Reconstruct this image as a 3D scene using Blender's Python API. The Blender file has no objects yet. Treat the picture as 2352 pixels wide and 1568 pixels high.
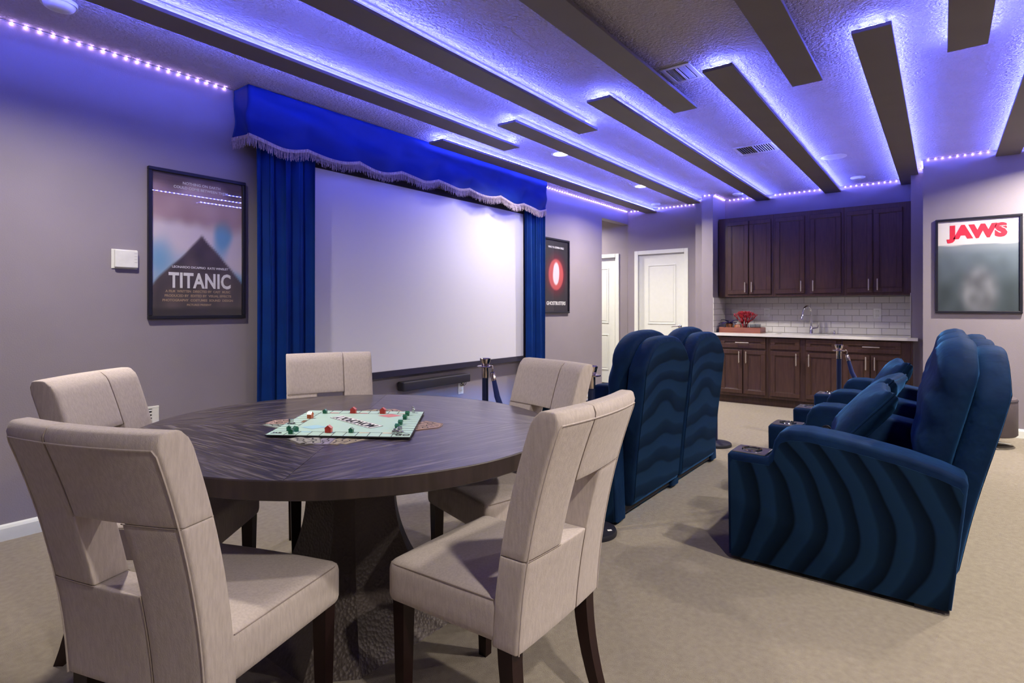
import bpy, bmesh, math, random
from mathutils import Vector, Matrix
random.seed(7)
R = math.radians
S = bpy.context.scene
COL = S.collection

# ------------------------------------------------------------------ camera, world, exposure
cam = bpy.data.cameras.new('camera')
cam.sensor_width = 36.0
cam.lens = 36.0 * 1275.0 / 2352.0
cam.shift_y = -(784.0 - 708.0) / 2352.0
cam.clip_start = 0.02
camo = bpy.data.objects.new('camera', cam)
camo.location = (0, 0, 1.22)
camo.rotation_euler = (R(90), 0, R(37.77 - 90))
COL.objects.link(camo)
S.camera = camo
w = bpy.data.worlds.new('world'); S.world = w; w.use_nodes = True
w.node_tree.nodes['Background'].inputs[0].default_value = (0.02, 0.02, 0.025, 1)
w.node_tree.nodes['Background'].inputs[1].default_value = 0.3
S.view_settings.view_transform = 'Standard'
S.view_settings.look = 'None'
S.view_settings.gamma = 1.0
S.view_settings.use_curve_mapping = False
S.view_settings.exposure = 0.0
S.cycles.use_denoising = True
S.cycles.max_bounces = 6
S.cycles.diffuse_bounces = 3
S.cycles.glossy_bounces = 3
S.cycles.transmission_bounces = 3
S.cycles.transparent_max_bounces = 12
S.cycles.sample_clamp_indirect = 4.0
S.cycles.caustics_reflective = False
S.cycles.caustics_refractive = False
S.cycles.blur_glossy = 1.0
S.cycles.use_light_tree = False
S.cycles.use_adaptive_sampling = True
S.cycles.adaptive_threshold = 0.03

LAMP_W = 50.0          # recessed downlights
LAMP_COL = (1.0, 0.90, 0.80)
LED_STR = 185.0        # blue tape on the ceiling boards
LED_COL = (0.105, 0.125, 1.0)
BEAD_STR = 58.0
BEAD_COL = (0.55, 0.36, 1.0)

CEIL = 2.74
WY = 3.90              # screen wall
WX = 8.00              # far wall
PX = 7.47              # alcove pier fronts
JX = 7.06              # short wall with the sea poster
XB, YB = -1.7, -2.7    # walls behind the camera

# ------------------------------------------------------------------ helpers
def lin(c):
    return tuple(((x / 255.0) / 12.92 if x / 255.0 <= .04045 else ((x / 255.0 + .055) / 1.055) ** 2.4) for x in c)

def mat(name, col, rough=.5, metal=0.0, col2=None, nscale=20.0, stretch=(1, 1, 1), bump=None, sheen=0.0,
        sheen_tint=(1, 1, 1), spec=.5, emit=None, trans=0.0, coat=0.0, detail=4.0, contrast=(.35, .65), ior=1.45):
    m = bpy.data.materials.new(name); m.use_nodes = True
    nt = m.node_tree; p = nt.nodes['Principled BSDF']
    I = p.inputs
    I['Base Color'].default_value = (*col, 1); I['Roughness'].default_value = rough; I['Metallic'].default_value = metal
    I['Specular IOR Level'].default_value = spec; I['IOR'].default_value = ior
    I['Sheen Weight'].default_value = sheen; I['Sheen Tint'].default_value = (*sheen_tint, 1); I['Sheen Roughness'].default_value = .4
    I['Transmission Weight'].default_value = trans; I['Coat Weight'].default_value = coat
    if emit:
        I['Emission Color'].default_value = (*emit[0], 1); I['Emission Strength'].default_value = emit[1]
    tc = nt.nodes.new('ShaderNodeTexCoord'); mp = nt.nodes.new('ShaderNodeMapping')
    mp.inputs['Scale'].default_value = stretch
    nt.links.new(tc.outputs['Object'], mp.inputs['Vector'])
    if col2 is None:
        col2 = tuple(c * .92 for c in col)
    n = nt.nodes.new('ShaderNodeTexNoise'); n.inputs['Scale'].default_value = nscale; n.inputs['Detail'].default_value = detail
    nt.links.new(mp.outputs['Vector'], n.inputs['Vector'])
    r = nt.nodes.new('ShaderNodeValToRGB')
    r.color_ramp.elements[0].position, r.color_ramp.elements[1].position = contrast
    r.color_ramp.elements[0].color = (*col, 1); r.color_ramp.elements[1].color = (*col2, 1)
    nt.links.new(n.outputs['Fac'], r.inputs['Fac']); nt.links.new(r.outputs['Color'], I['Base Color'])
    if bump:
        kind, sc, st, dist = bump
        if kind == 'noise':
            b = nt.nodes.new('ShaderNodeTexNoise'); b.inputs['Scale'].default_value = sc; b.inputs['Detail'].default_value = 3.0
            out = b.outputs['Fac']
        elif kind == 'voronoi':
            b = nt.nodes.new('ShaderNodeTexVoronoi'); b.inputs['Scale'].default_value = sc
            out = b.outputs['Distance']
        elif kind == 'weave':
            b = nt.nodes.new('ShaderNodeTexNoise'); b.inputs['Scale'].default_value = sc; b.inputs['Detail'].default_value = 2.0
            out = b.outputs['Fac']
        nt.links.new(mp.outputs['Vector'], b.inputs['Vector'])
        bn = nt.nodes.new('ShaderNodeBump'); bn.inputs['Strength'].default_value = st; bn.inputs['Distance'].default_value = dist
        nt.links.new(out, bn.inputs['Height']); nt.links.new(bn.outputs['Normal'], I['Normal'])
    return m

def nodes_of(m):
    nt = m.node_tree
    return nt, nt.nodes['Principled BSDF'], nt.nodes, nt.links

def bm_obj(name, bm, m, parent=None, smooth=False, angle=None):
    me = bpy.data.meshes.new(name); bm.normal_update(); bm.to_mesh(me); bm.free()
    if m is not None: me.materials.append(m)
    if smooth:
        me.polygons.foreach_set('use_smooth', [True] * len(me.polygons))
        if angle:
            me.set_sharp_from_angle(angle=R(angle))
    o = bpy.data.objects.new(name, me); COL.objects.link(o)
    if parent is not None: o.parent = parent
    return o

def tag(o, label, cat, group=None, kind=None):
    o['label'] = label; o['category'] = cat
    if group: o['group'] = group
    if kind: o['kind'] = kind
    return o

def struct(o, label=None):
    o['kind'] = 'structure'
    if label: o['label'] = label
    return o

def thing(name, label, cat, loc=(0, 0, 0), rz=0.0, group=None):
    o = bpy.data.objects.new(name, None); COL.objects.link(o)
    o.empty_display_size = .1
    o.location = loc; o.rotation_euler = (0, 0, rz)
    return tag(o, label, cat, group)

def copy_tree(o, parent=None):
    c = o.copy(); COL.objects.link(c); c.parent = parent
    for ch in [k for k in bpy.data.objects if k.parent == o]:
        copy_tree(ch, c)
    return c

def copy_fast(o, kids, loc, rz):
    c = o.copy(); COL.objects.link(c); c.location = loc; c.rotation_euler = (0, 0, rz)
    return c

def box(bm, x0, x1, y0, y1, z0, z1, bev=0.0, seg=1):
    res = bmesh.ops.create_cube(bm, size=1.0)
    vs = res['verts']
    bmesh.ops.scale(bm, vec=(x1 - x0, y1 - y0, z1 - z0), verts=vs)
    bmesh.ops.translate(bm, vec=((x0 + x1) / 2, (y0 + y1) / 2, (z0 + z1) / 2), verts=vs)
    if bev > 0:
        es = list({e for v in vs for e in v.link_edges})
        bmesh.ops.bevel(bm, geom=es, offset=bev, segments=seg, affect='EDGES', profile=.5)
    return vs

def boxo(name, x0, x1, y0, y1, z0, z1, m, parent=None, bev=0.0, seg=1):
    bm = bmesh.new(); box(bm, x0, x1, y0, y1, z0, z1, bev, seg)
    return bm_obj(name, bm, m, parent)

def softbox(bm, hx, hy, hz, r, step=.03, deform=None, c=(0, 0, 0)):
    """rounded box, regular grid on every face, optional per-vertex deform"""
    n = [max(2, min(40, math.ceil(2 * h / step))) for h in (hx, hy, hz)]
    H = (hx, hy, hz); r = min(r, hx * .999, hy * .999, hz * .999)
    cache = {}
    def coords(k, i):
        # grid lines packed towards the rounded edge
        N = n[k]; h = H[k]; rr = r
        inner = h - rr
        edge = [h, h - rr * .1, h - rr * .38, h - rr]
        m_ = max(1, N - 2)
        ls = [-e for e in edge] + [-inner + 2 * inner * j / m_ for j in range(1, m_)] + list(reversed(edge))
        return ls
    L = [coords(k, 0) for k in range(3)]
    def vert(p):
        key = tuple(round(q, 6) for q in p)
        if key not in cache:
            q = Vector(p); cc = Vector([max(-(H[k] - r), min(H[k] - r, p[k])) for k in range(3)])
            d = q - cc
            if d.length > 1e-9: q = cc + d.normalized() * r
            q = Vector(deform(q)) if deform else q
            cache[key] = bm.verts.new((q.x + c[0], q.y + c[1], q.z + c[2]))
        return cache[key]
    for ax in range(3):
        a, b = (ax + 1) % 3, (ax + 2) % 3
        for sgn in (-1, 1):
            for i in range(len(L[a]) - 1):
                for j in range(len(L[b]) - 1):
                    q = []
                    for (u, v) in ((i, j), (i + 1, j), (i + 1, j + 1), (i, j + 1)):
                        p = [0, 0, 0]; p[ax] = sgn * H[ax]; p[a] = L[a][u]; p[b] = L[b][v]
                        q.append(vert(p))
                    if sgn < 0: q.reverse()
                    if len(set(q)) == 4:
                        try: bm.faces.new(q)
                        except ValueError: pass

def softo(name, hx, hy, hz, r, m, parent=None, c=(0, 0, 0), step=.03, deform=None):
    bm = bmesh.new(); softbox(bm, hx, hy, hz, r, step, deform, c)
    return bm_obj(name, bm, m, parent, smooth=True)

def tube(bm, pts, rad, n=8, caps=True, closed=False):
    pts = [Vector(p) for p in pts]
    rads = rad if isinstance(rad, (list, tuple)) else [rad] * len(pts)
    rings = []; up = None
    N = len(pts)
    for i, p in enumerate(pts):
        if closed: t = pts[(i + 1) % N] - pts[i - 1]
        else: t = (pts[min(i + 1, N - 1)] - pts[max(i - 1, 0)])
        t.normalize()
        if up is None:
            up = Vector((0, 0, 1)) if abs(t.z) < .9 else Vector((1, 0, 0))
        a = t.cross(up)
        if a.length < 1e-6: a = t.orthogonal()
        a.normalize(); b = a.cross(t).normalized(); up = b
        rings.append([bm.verts.new(p + (a * math.cos(2 * math.pi * k / n) + b * math.sin(2 * math.pi * k / n)) * rads[i]) for k in range(n)])
    for i in range(N if closed else N - 1):
        A, B = rings[i], rings[(i + 1) % N]
        for k in range(n):
            bm.faces.new((A[k], A[(k + 1) % n], B[(k + 1) % n], B[k]))
    if caps and not closed:
        bm.faces.new(list(reversed(rings[0]))); bm.faces.new(rings[-1])

def tubeo(name, pts, rad, m, parent=None, n=8, closed=False):
    bm = bmesh.new(); tube(bm, pts, rad, n, True, closed)
    bmesh.ops.recalc_face_normals(bm, faces=bm.faces)
    return bm_obj(name, bm, m, parent, smooth=True, angle=50)

def lathe(bm, prof, n=24, c=(0, 0, 0)):
    rings = []
    for (r, z) in prof:
        if r < 1e-6: rings.append([bm.verts.new((c[0], c[1], c[2] + z))])
        else: rings.append([bm.verts.new((c[0] + r * math.cos(2 * math.pi * k / n), c[1] + r * math.sin(2 * math.pi * k / n), c[2] + z)) for k in range(n)])
    for A, B in zip(rings, rings[1:]):
        for k in range(n):
            k2 = (k + 1) % n
            f = [A[k % len(A)], A[k2 % len(A)], B[k2 % len(B)], B[k % len(B)]]
            g = []
            for v in f:
                if v not in g: g.append(v)
            if len(g) >= 3:
                try: bm.faces.new(g)
                except ValueError: pass
    bmesh.ops.recalc_face_normals(bm, faces=bm.faces)

def latheo(name, prof, m, parent=None, n=24, c=(0, 0, 0), smooth=True, angle=40):
    bm = bmesh.new(); lathe(bm, prof, n, c)
    return bm_obj(name, bm, m, parent, smooth=smooth, angle=angle)

def prism(bm, poly, y0, y1, axis='y'):
    """extrude a closed 2-D outline along an axis. axis y: (x,z); axis x: (y,z); axis z: (x,y)"""
    def P(p, t):
        return {'y': (p[0], t, p[1]), 'x': (t, p[0], p[1]), 'z': (p[0], p[1], t)}[axis]
    A = [bm.verts.new(P(p, y0)) for p in poly]; B = [bm.verts.new(P(p, y1)) for p in poly]
    bm.faces.new(A); bm.faces.new(list(reversed(B)))
    n = len(poly)
    for i in range(n):
        bm.faces.new((A[(i + 1) % n], A[i], B[i], B[(i + 1) % n]))
    bmesh.ops.recalc_face_normals(bm, faces=bm.faces)

def prismo(name, poly, y0, y1, m, parent=None, axis='y', bev=0.0, seg=2, smooth=False):
    bm = bmesh.new(); prism(bm, poly, y0, y1, axis)
    if bev:
        es = [e for e in bm.edges if len(e.link_faces) == 2 and e.calc_face_angle(0) > R(35)]
        bmesh.ops.bevel(bm, geom=es, offset=bev, segments=seg, affect='EDGES', profile=.5)
    return bm_obj(name, bm, m, parent, smooth=smooth, angle=40 if smooth else None)

def text_obj(name, s, size, m, parent, loc, rot, xs=1.0, bold=0.0, align='CENTER', spacing=1.0, extrude=0.0004):
    cu = bpy.data.curves.new(name, 'FONT'); cu.body = s; cu.size = size; cu.align_x = align; cu.align_y = 'CENTER'
    cu.offset = bold; cu.space_character = spacing; cu.extrude = extrude; cu.resolution_u = 3
    to = bpy.data.objects.new(name + '_tmp', cu); COL.objects.link(to)
    dg = bpy.context.evaluated_depsgraph_get(); dg.update()
    me = bpy.data.meshes.new_from_object(to.evaluated_get(dg))
    bpy.data.objects.remove(to); bpy.data.curves.remove(cu)
    me.materials.clear(); me.materials.append(m)
    o = bpy.data.objects.new(name, me); COL.objects.link(o)
    o.parent = parent; o.location = loc; o.rotation_euler = rot; o.scale = (xs, 1, 1)
    return o

def print_grid(name, w_, h_, nx, nz, fn, m, parent, y=0.0):
    """flat printed sheet in the local XZ plane, printed colours per corner"""
    vs = []; fs = []; cols = []
    for j in range(nz + 1):
        for i in range(nx + 1):
            vs.append((w_ * (i / nx - .5), y, h_ * (j / nz - .5))); cols.append(fn(i / nx, j / nz))
    for j in range(nz):
        for i in range(nx):
            a = j * (nx + 1) + i
            fs.append((a, a + 1, a + nx + 2, a + nx + 1))
    me = bpy.data.meshes.new(name); me.from_pydata(vs, [], fs); me.materials.append(m)
    ca_ = me.color_attributes.new('ink', 'FLOAT_COLOR', 'POINT')
    for k, c in enumerate(cols): ca_.data[k].color = (*lin(c), 1)
    o = bpy.data.objects.new(name, me); COL.objects.link(o); o.parent = parent
    return o

def mixc(a, b, t):
    t = max(0, min(1, t)); return tuple(x + (y - x) * t for x, y in zip(a, b))
def sstep(a, b, x):
    t = max(0, min(1, (x - a) / (b - a))); return t * t * (3 - 2 * t)

# ------------------------------------------------------------------ materials
M = {}
M['wall'] = mat('wall_paint', (.285, .255, .28), .48, col2=(.27, .242, .265), nscale=3, bump=('noise', 150, .22, .004), spec=.35)
M['ceil'] = mat('ceiling_texture', (.52, .475, .49), .75, col2=(.49, .45, .465), nscale=5, bump=('noise', 60, .9, .03), spec=.2)
M['carpet'] = mat('carpet', (.405, .352, .265), .95, col2=(.312, .266, .194), nscale=38, bump=('noise', 420, .9, .010), spec=.05, sheen=.2, detail=9, contrast=(.25, .75))
M['white'] = mat('white_trim_paint', (.82, .85, .80), .35, col2=(.80, .83, .78))
M['plastic'] = mat('white_plastic', (.78, .79, .76), .35)
M['screen'] = mat('screen_cloth', (.70, .70, .80), .8, col2=(.70, .70, .80), spec=.1)
M['black'] = mat('black_frame', (.012, .012, .018), .4, spec=.4)
M['velvetblack'] = mat('black_velvet_border', (.012, .008, .025), .9, sheen=.3)
M['board'] = mat('ceiling_board_paint', (.16, .14, .14), .55, col2=(.15, .13, .13), nscale=4)
M['spacer'] = mat('batten', (.3, .28, .28), .7)
M['linen'] = mat('linen_upholstery', (.53, .465, .42), .9, col2=(.455, .395, .355), nscale=55, stretch=(3, 3, .5), bump=('weave', 260, .35, .002), sheen=.15, spec=.1, detail=6)
M['seam'] = mat('linen_seam', (.33, .27, .23), .9)
M['espresso'] = mat('espresso_wood', (.014, .005, .005), .38, col2=(.022, .008, .007), nscale=12, stretch=(1, 1, .15), spec=.3)
M['velvet'] = mat('navy_velvet', (.0042, .018, .052), .75, col2=(.0024, .010, .034), nscale=6, bump=('noise', 9, .25, .03), sheen=.28, sheen_tint=(.08, .30, .75), spec=.08, detail=3)
M['curtain'] = mat('royal_blue_velour', (.002, .032, .17), .7, col2=(.002, .022, .13), nscale=3, sheen=.4, sheen_tint=(.1, .3, .9), spec=.15)
M['valance'] = mat('valance_cloth', (.004, .022, .17), .62, col2=(.004, .018, .14), nscale=3, sheen=.25, sheen_tint=(.1, .3, .9), spec=.2)
M['fringe'] = mat('fringe_thread', (.55, .46, .46), .8, col2=(.42, .35, .36), nscale=90)
M['walnut'] = mat('cabinet_wood', (.070, .036, .025), .36, col2=(.050, .025, .018), nscale=9, stretch=(6, 6, .6), spec=.5)
M['counter'] = mat('white_quartz', (.80, .79, .78), .2, col2=(.74, .73, .73), nscale=9, spec=.5)
M['tile'] = mat('subway_tile_glaze', (.72, .71, .70), .15, col2=(.69, .68, .675), nscale=2, spec=.5)
M['grout'] = mat('grout', (.40, .38, .38), .9)
M['chrome'] = mat('chrome', (.80, .80, .82), .08, 1.0, col2=(.78, .78, .8))
M['nickel'] = mat('brushed_nickel', (.72, .66, .60), .30, .75, col2=(.68, .62, .57))
M['postchrome'] = mat('post_chrome', (.62, .54, .49), .14, 1.0, col2=(.58, .50, .46))
M['rope'] = mat('velvet_rope', (.004, .014, .09), .8, sheen=.3, sheen_tint=(.2, .3, .9))
M['postdark'] = mat('dark_post', (.012, .02, .06), .3, .2)
M['rubber'] = mat('black_base', (.012, .012, .02), .5)
M['soundbar'] = mat('soundbar_cloth', (.02, .018, .022), .6, bump=('noise', 300, .3, .002))
M['grey_vinyl'] = mat('grey_vinyl', (.11, .09, .10), .5, bump=('noise', 60, .15, .004))
M['notepink'] = mat('note_pink', (.80, .58, .50), .7, col2=(.70, .48, .42), nscale=80)
M['notegrey'] = mat('note_grey', (.62, .60, .56), .7, col2=(.52, .50, .47), nscale=80)
M['notelilac'] = mat('note_lilac', (.56, .50, .66), .7, col2=(.48, .43, .58), nscale=80)
M['notecream'] = mat('note_cream', (.74, .64, .50), .7, col2=(.62, .52, .40), nscale=80)
M['notemint'] = mat('note_mint', (.52, .62, .56), .7, col2=(.44, .54, .48), nscale=80)
M['ink'] = mat('print_ink', (.03, .03, .035), .7)
M['paper'] = mat('print_white', (.85, .85, .85), .6)
M['paperinkred'] = mat('print_red', (.72, .02, .05), .6)
M['paperbrown'] = mat('print_brown', (.22, .12, .06), .6)
M['paperblue'] = mat('print_blue', (.35, .60, .72), .6)
M['paperpink'] = mat('print_rose', (.62, .22, .22), .6)
M['mint'] = mat('board_mint', (.50, .70, .60), .35, col2=(.47, .68, .60), nscale=3)
M['hotel'] = mat('red_plastic', (.45, .03, .02), .3)
M['orange'] = mat('orange_plastic', (.45, .09, .02), .3)
M['green'] = mat('green_plastic', (.01, .12, .06), .3)
M['pewter'] = mat('pewter', (.55, .56, .57), .25, 1.0)
M['coral'] = mat('red_coral', (.40, .012, .025), .55, col2=(.28, .008, .016), nscale=30)
M['indigo'] = mat('indigo_leaf', (.035, .02, .12), .4)
M['tray'] = mat('tray_wood', (.28, .10, .06), .45, col2=(.18, .06, .04), nscale=10, stretch=(1, .2, 1))
M['amber'] = mat('amber_jar', (.35, .13, .05), .25)
M['steel'] = mat('sink_steel', (.5, .5, .52), .3, 1.0)
M['grille'] = mat('white_grille', (.62, .62, .64), .4)
M['dark'] = mat('duct_dark', (.01, .01, .012), .8)
M['lens'] = mat('lamp_lens', (.9, .9, .9), .4, emit=((1.0, .93, .85), 14.0))
M['led_white'] = mat('led_bead', (.9, .9, .9), .4, emit=(BEAD_COL, BEAD_STR))
M['led_tape'] = mat('led_tape_backing', (.75, .72, .80), .5)
M['baseglow'] = mat('sofa_base_led', (.2, .4, .9), .4, emit=((.0, .26, 1.0), 1100.0))

# glazing for the frames: clear sheet with a mirror-like surface
g = bpy.data.materials.new('clear_glazing'); g.use_nodes = True; nt = g.node_tree; nt.nodes.clear()
o_ = nt.nodes.new('ShaderNodeOutputMaterial'); mx = nt.nodes.new('ShaderNodeMixShader'); fr = nt.nodes.new('ShaderNodeFresnel')
tr = nt.nodes.new('ShaderNodeBsdfTransparent'); gl = nt.nodes.new('ShaderNodeBsdfGlossy'); gl.inputs['Roughness'].default_value = .01
geo = nt.nodes.new('ShaderNodeNewGeometry'); mi = nt.nodes.new('ShaderNodeMath'); mi.operation = 'MULTIPLY_ADD'
mi.inputs[1].default_value = 1 / 1.5 - 1.5; mi.inputs[2].default_value = 1.5
nt.links.new(geo.outputs['Backfacing'], mi.inputs[0]); nt.links.new(mi.outputs[0], fr.inputs['IOR'])
nt.links.new(fr.outputs[0], mx.inputs[0]); nt.links.new(tr.outputs[0], mx.inputs[1]); nt.links.new(gl.outputs[0], mx.inputs[2]); nt.links.new(mx.outputs[0], o_.inputs[0])
M['glazing'] = g
g2 = g.copy(); g2.name = 'drinking_glass'; M['glass'] = g2
for nd in g2.node_tree.nodes:
    if nd.type == 'BSDF_TRANSPARENT': nd.inputs[0].default_value = (.82, .84, .86, 1)

# blue light tape: a row of lit chips along its length
m = bpy.data.materials.new('blue_light_tape'); m.use_nodes = True
nt, p, N_, L_ = nodes_of(m)
p.inputs['Base Color'].default_value = (.6, .6, .7, 1)
p.inputs['Emission Color'].default_value = (*LED_COL, 1)
tc = N_.new('ShaderNodeTexCoord'); sp = N_.new('ShaderNodeSeparateXYZ'); L_.new(tc.outputs['Object'], sp.inputs[0])
ad = N_.new('ShaderNodeMath'); ad.operation = 'ADD'; L_.new(sp.outputs['X'], ad.inputs[0]); L_.new(sp.outputs['Y'], ad.inputs[1])
mu = N_.new('ShaderNodeMath'); mu.operation = 'MULTIPLY'; mu.inputs[1].default_value = 1 / .05; L_.new(ad.outputs[0], mu.inputs[0])
fc = N_.new('ShaderNodeMath'); fc.operation = 'FRACT'; L_.new(mu.outputs[0], fc.inputs[0])
gt = N_.new('ShaderNodeMath'); gt.operation = 'GREATER_THAN'; gt.inputs[1].default_value = .55; L_.new(fc.outputs[0], gt.inputs[0])
ml = N_.new('ShaderNodeMath'); ml.operation = 'MULTIPLY_ADD'; ml.inputs[1].default_value = LED_STR * 1.9; ml.inputs[2].default_value = LED_STR * .15
L_.new(gt.outputs[0], ml.inputs[0]); L_.new(ml.outputs[0], p.inputs['Emission Strength'])
M['blue_tape'] = m

# printed sheets (ink colours stored with the sheet)
m = bpy.data.materials.new('printed_sheet'); m.use_nodes = True
nt, p, N_, L_ = nodes_of(m)
at = N_.new('ShaderNodeAttribute'); at.attribute_name = 'ink'; L_.new(at.outputs['Color'], p.inputs['Base Color'])
nz = N_.new('ShaderNodeTexNoise'); nz.inputs['Scale'].default_value = 40
p.inputs['Roughness'].default_value = .6
M['print'] = m

# brushed velvet with swept nap bands. axis: coordinate the bands step along; other: coordinate they bow over
def nap(name, axis, other, freq, bow, centre, wob=.35, dark=.20, base=(.0075, .024, .055), edge=.25, phase=0.0, nsc=3.2):
    m = mat(name, base, .75, sheen=.15, sheen_tint=(.08, .30, .75), spec=.06)
    nt, p, N_, L_ = nodes_of(m)
    tc = N_.new('ShaderNodeTexCoord'); s_ = N_.new('ShaderNodeSeparateXYZ'); L_.new(tc.outputs['Object'], s_.inputs[0])
    nz = N_.new('ShaderNodeTexNoise'); nz.inputs['Scale'].default_value = nsc; nz.inputs['Detail'].default_value = 1; L_.new(tc.outputs['Object'], nz.inputs['Vector'])
    sb = N_.new('ShaderNodeMath'); sb.operation = 'SUBTRACT'; sb.inputs[1].default_value = centre; L_.new(s_.outputs[other], sb.inputs[0])
    sq = N_.new('ShaderNodeMath'); sq.operation = 'MULTIPLY'; L_.new(sb.outputs[0], sq.inputs[0]); L_.new(sb.outputs[0], sq.inputs[1])
    bo = N_.new('ShaderNodeMath'); bo.operation = 'MULTIPLY_ADD'; bo.inputs[1].default_value = bow; L_.new(sq.outputs[0], bo.inputs[0]); L_.new(s_.outputs[axis], bo.inputs[2])
    fm = N_.new('ShaderNodeMath'); fm.operation = 'MULTIPLY_ADD'; fm.inputs[1].default_value = freq; fm.inputs[2].default_value = phase; L_.new(bo.outputs[0], fm.inputs[0])
    wb = N_.new('ShaderNodeMath'); wb.operation = 'MULTIPLY_ADD'; wb.inputs[1].default_value = wob * 2; L_.new(nz.outputs['Fac'], wb.inputs[0]); L_.new(fm.outputs[0], wb.inputs[2])
    fr_ = N_.new('ShaderNodeMath'); fr_.operation = 'FRACT'; L_.new(wb.outputs[0], fr_.inputs[0])
    rp = N_.new('ShaderNodeValToRGB'); e = rp.color_ramp.elements
    dk = tuple(c * dark for c in base)
    e[0].position = 0.0; e[0].color = (*base, 1); e[1].position = 1.0; e[1].color = (*base, 1)
    x = e.new(.42); x.color = (*tuple(c * .85 for c in base), 1)
    x = e.new(.50); x.color = (*dk, 1)
    x = e.new(.90); x.color = (*tuple(c * .55 for c in base), 1)
    L_.new(fr_.outputs[0], rp.inputs['Fac']); L_.new(rp.outputs['Color'], p.inputs['Base Color'])
    return m
M['nap_side'] = nap('velvet_swept_bands', 'Y', 'Z', 7.6, -1.35, .28, wob=.32)
M['nap_back'] = nap('velvet_swept_rows', 'Z', 'X', 6.2, .12, .0, wob=.95, nsc=2.0)

# dark cerused oak with strong streaks along local X
m = mat('cerused_oak', (.030, .022, .024), .33, spec=.6, coat=.5)
m.node_tree.nodes['Principled BSDF'].inputs['Coat Roughness'].default_value = .28
nt, p, N_, L_ = nodes_of(m)
tc = N_.new('ShaderNodeTexCoord'); mp = N_.new('ShaderNodeMapping'); mp.inputs['Scale'].default_value = (2.2, 34, 2)
L_.new(tc.outputs['Object'], mp.inputs[0])
n1 = N_.new('ShaderNodeTexNoise'); n1.inputs['Scale'].default_value = 3.0; n1.inputs['Detail'].default_value = 8; n1.inputs['Distortion'].default_value = .6
L_.new(mp.outputs[0], n1.inputs['Vector'])
rp = N_.new('ShaderNodeValToRGB'); e = rp.color_ramp.elements
e[0].position = .40; e[0].color = (.020, .015, .016, 1); e[1].position = .66; e[1].color = (.14, .118, .115, 1)
x = e.new(.52); x.color = (.042, .032, .033, 1)
L_.new(n1.outputs['Fac'], rp.inputs[0]); L_.new(rp.outputs[0], p.inputs['Base Color'])
bn = N_.new('ShaderNodeBump'); bn.inputs['Strength'].default_value = .25; bn.inputs['Distance'].default_value = .002
L_.new(n1.outputs['Fac'], bn.inputs['Height']); L_.new(bn.outputs[0], p.inputs['Normal'])
M['oak'] = m
M['rim'] = mat('oak_rim', (.045, .030, .024), .45, col2=(.025, .017, .014), nscale=30, stretch=(1, 1, .1))
M['hammered'] = mat('hammered_bronze', (.075, .058, .05), .48, .3, col2=(.060, .046, .040), nscale=6, bump=('voronoi', 85, .35, .005))

# ------------------------------------------------------------------ room shell
def multi(name, boxes, m, label=None):
    bm = bmesh.new()
    for b in boxes: box(bm, *b)
    return struct(bm_obj(name, bm, m), label)

TH = .12
boxo_floor = boxo('floor', XB - TH, WX + .3, YB - TH, 5.9, -.10, 0, M['carpet']); struct(boxo_floor, 'beige cut pile carpet over the whole room')
struct(boxo('ceiling', XB - TH, WX + .3, YB - TH, 5.9, CEIL, CEIL + .1, M['ceil']), 'taupe ceiling with a rough knockdown texture')
HX0 = 7.161; HZ = 2.535
multi('wall_left', [(XB - TH, HX0, WY, WY + TH, 0, CEIL), (HX0, WX + .06, WY, WY + TH, HZ, CEIL)], M['wall'], 'grey lavender wall carrying the projection screen')
D1a, D1b, D1t = 2.995, 3.720, 2.045
multi('wall_far', [(WX, WX + TH, -.5, D1a, 0, CEIL), (WX, WX + TH, D1b, WY, 0, CEIL), (WX, WX + TH, D1a, D1b, D1t, CEIL)], M['wall'], 'grey lavender wall behind the wet bar and white door')
D2a, D2b, D2t = 4.14, 4.87, 2.035
HWX = WX + .06
multi('wall_hall', [(HWX, HWX + TH, WY, D2a, 0, CEIL), (HWX, HWX + TH, D2b, 5.6, 0, CEIL), (HWX, HWX + TH, D2a, D2b, D2t, CEIL),
                    (HX0 - TH, HX0, WY + TH, 5.6, 0, CEIL), (HX0 - TH, HWX + TH, 5.6, 5.72, 0, CEIL)], M['wall'], 'grey lavender walls of the short hallway')
multi('wall_pier', [(PX, WX, 2.41, 2.556, 0, CEIL), (PX + .19, WX, 2.556, 2.71, 0, CEIL)], M['wall'], 'narrow stepped wall pier beside the wet bar')
multi('wall_pier_right', [(PX, WX, -.2, .27, 0, CEIL)], M['wall'], 'wall end closing the wet bar alcove')
multi('wall_right', [(JX, PX, YB, .155, 0, CEIL)], M['wall'], 'pale grey lavender wall carrying the sea poster')
multi('wall_side', [(XB - TH, JX + .6, YB - TH, YB, 0, CEIL)], M['wall'], 'grey lavender side wall')
multi('wall_back', [(XB - TH, XB, YB, WY, 0, CEIL)], M['wall'], 'grey lavender wall behind the table')
def base(name, a, b, face, m=M['white']):
    # face: (axis, plane, sign)
    ax, pl, sg = face; bm = bmesh.new()
    prof = [(0, 0), (.014, 0), (.014, .065), (.009, .078), (.004, .085), (0, .085)]
    if ax == 'y': prism(bm, [(pl + sg * q[0], q[1]) for q in prof], a, b, 'x')
    else: prism(bm, [(pl + sg * q[0], q[1]) for q in prof], a, b, 'y')
    return struct(bm_obj(name, bm, m))
base('baseboard_left', XB, HX0, ('y', WY, -1))
base('baseboard_right', YB, .155, ('x', JX, -1))
base('baseboard_far', 2.71, D1a - .06, ('x', WX, -1))
base('baseboard_side', XB, JX, ('y', YB, 1))
base('baseboard_back', YB, WY, ('x', XB, 1))

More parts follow.
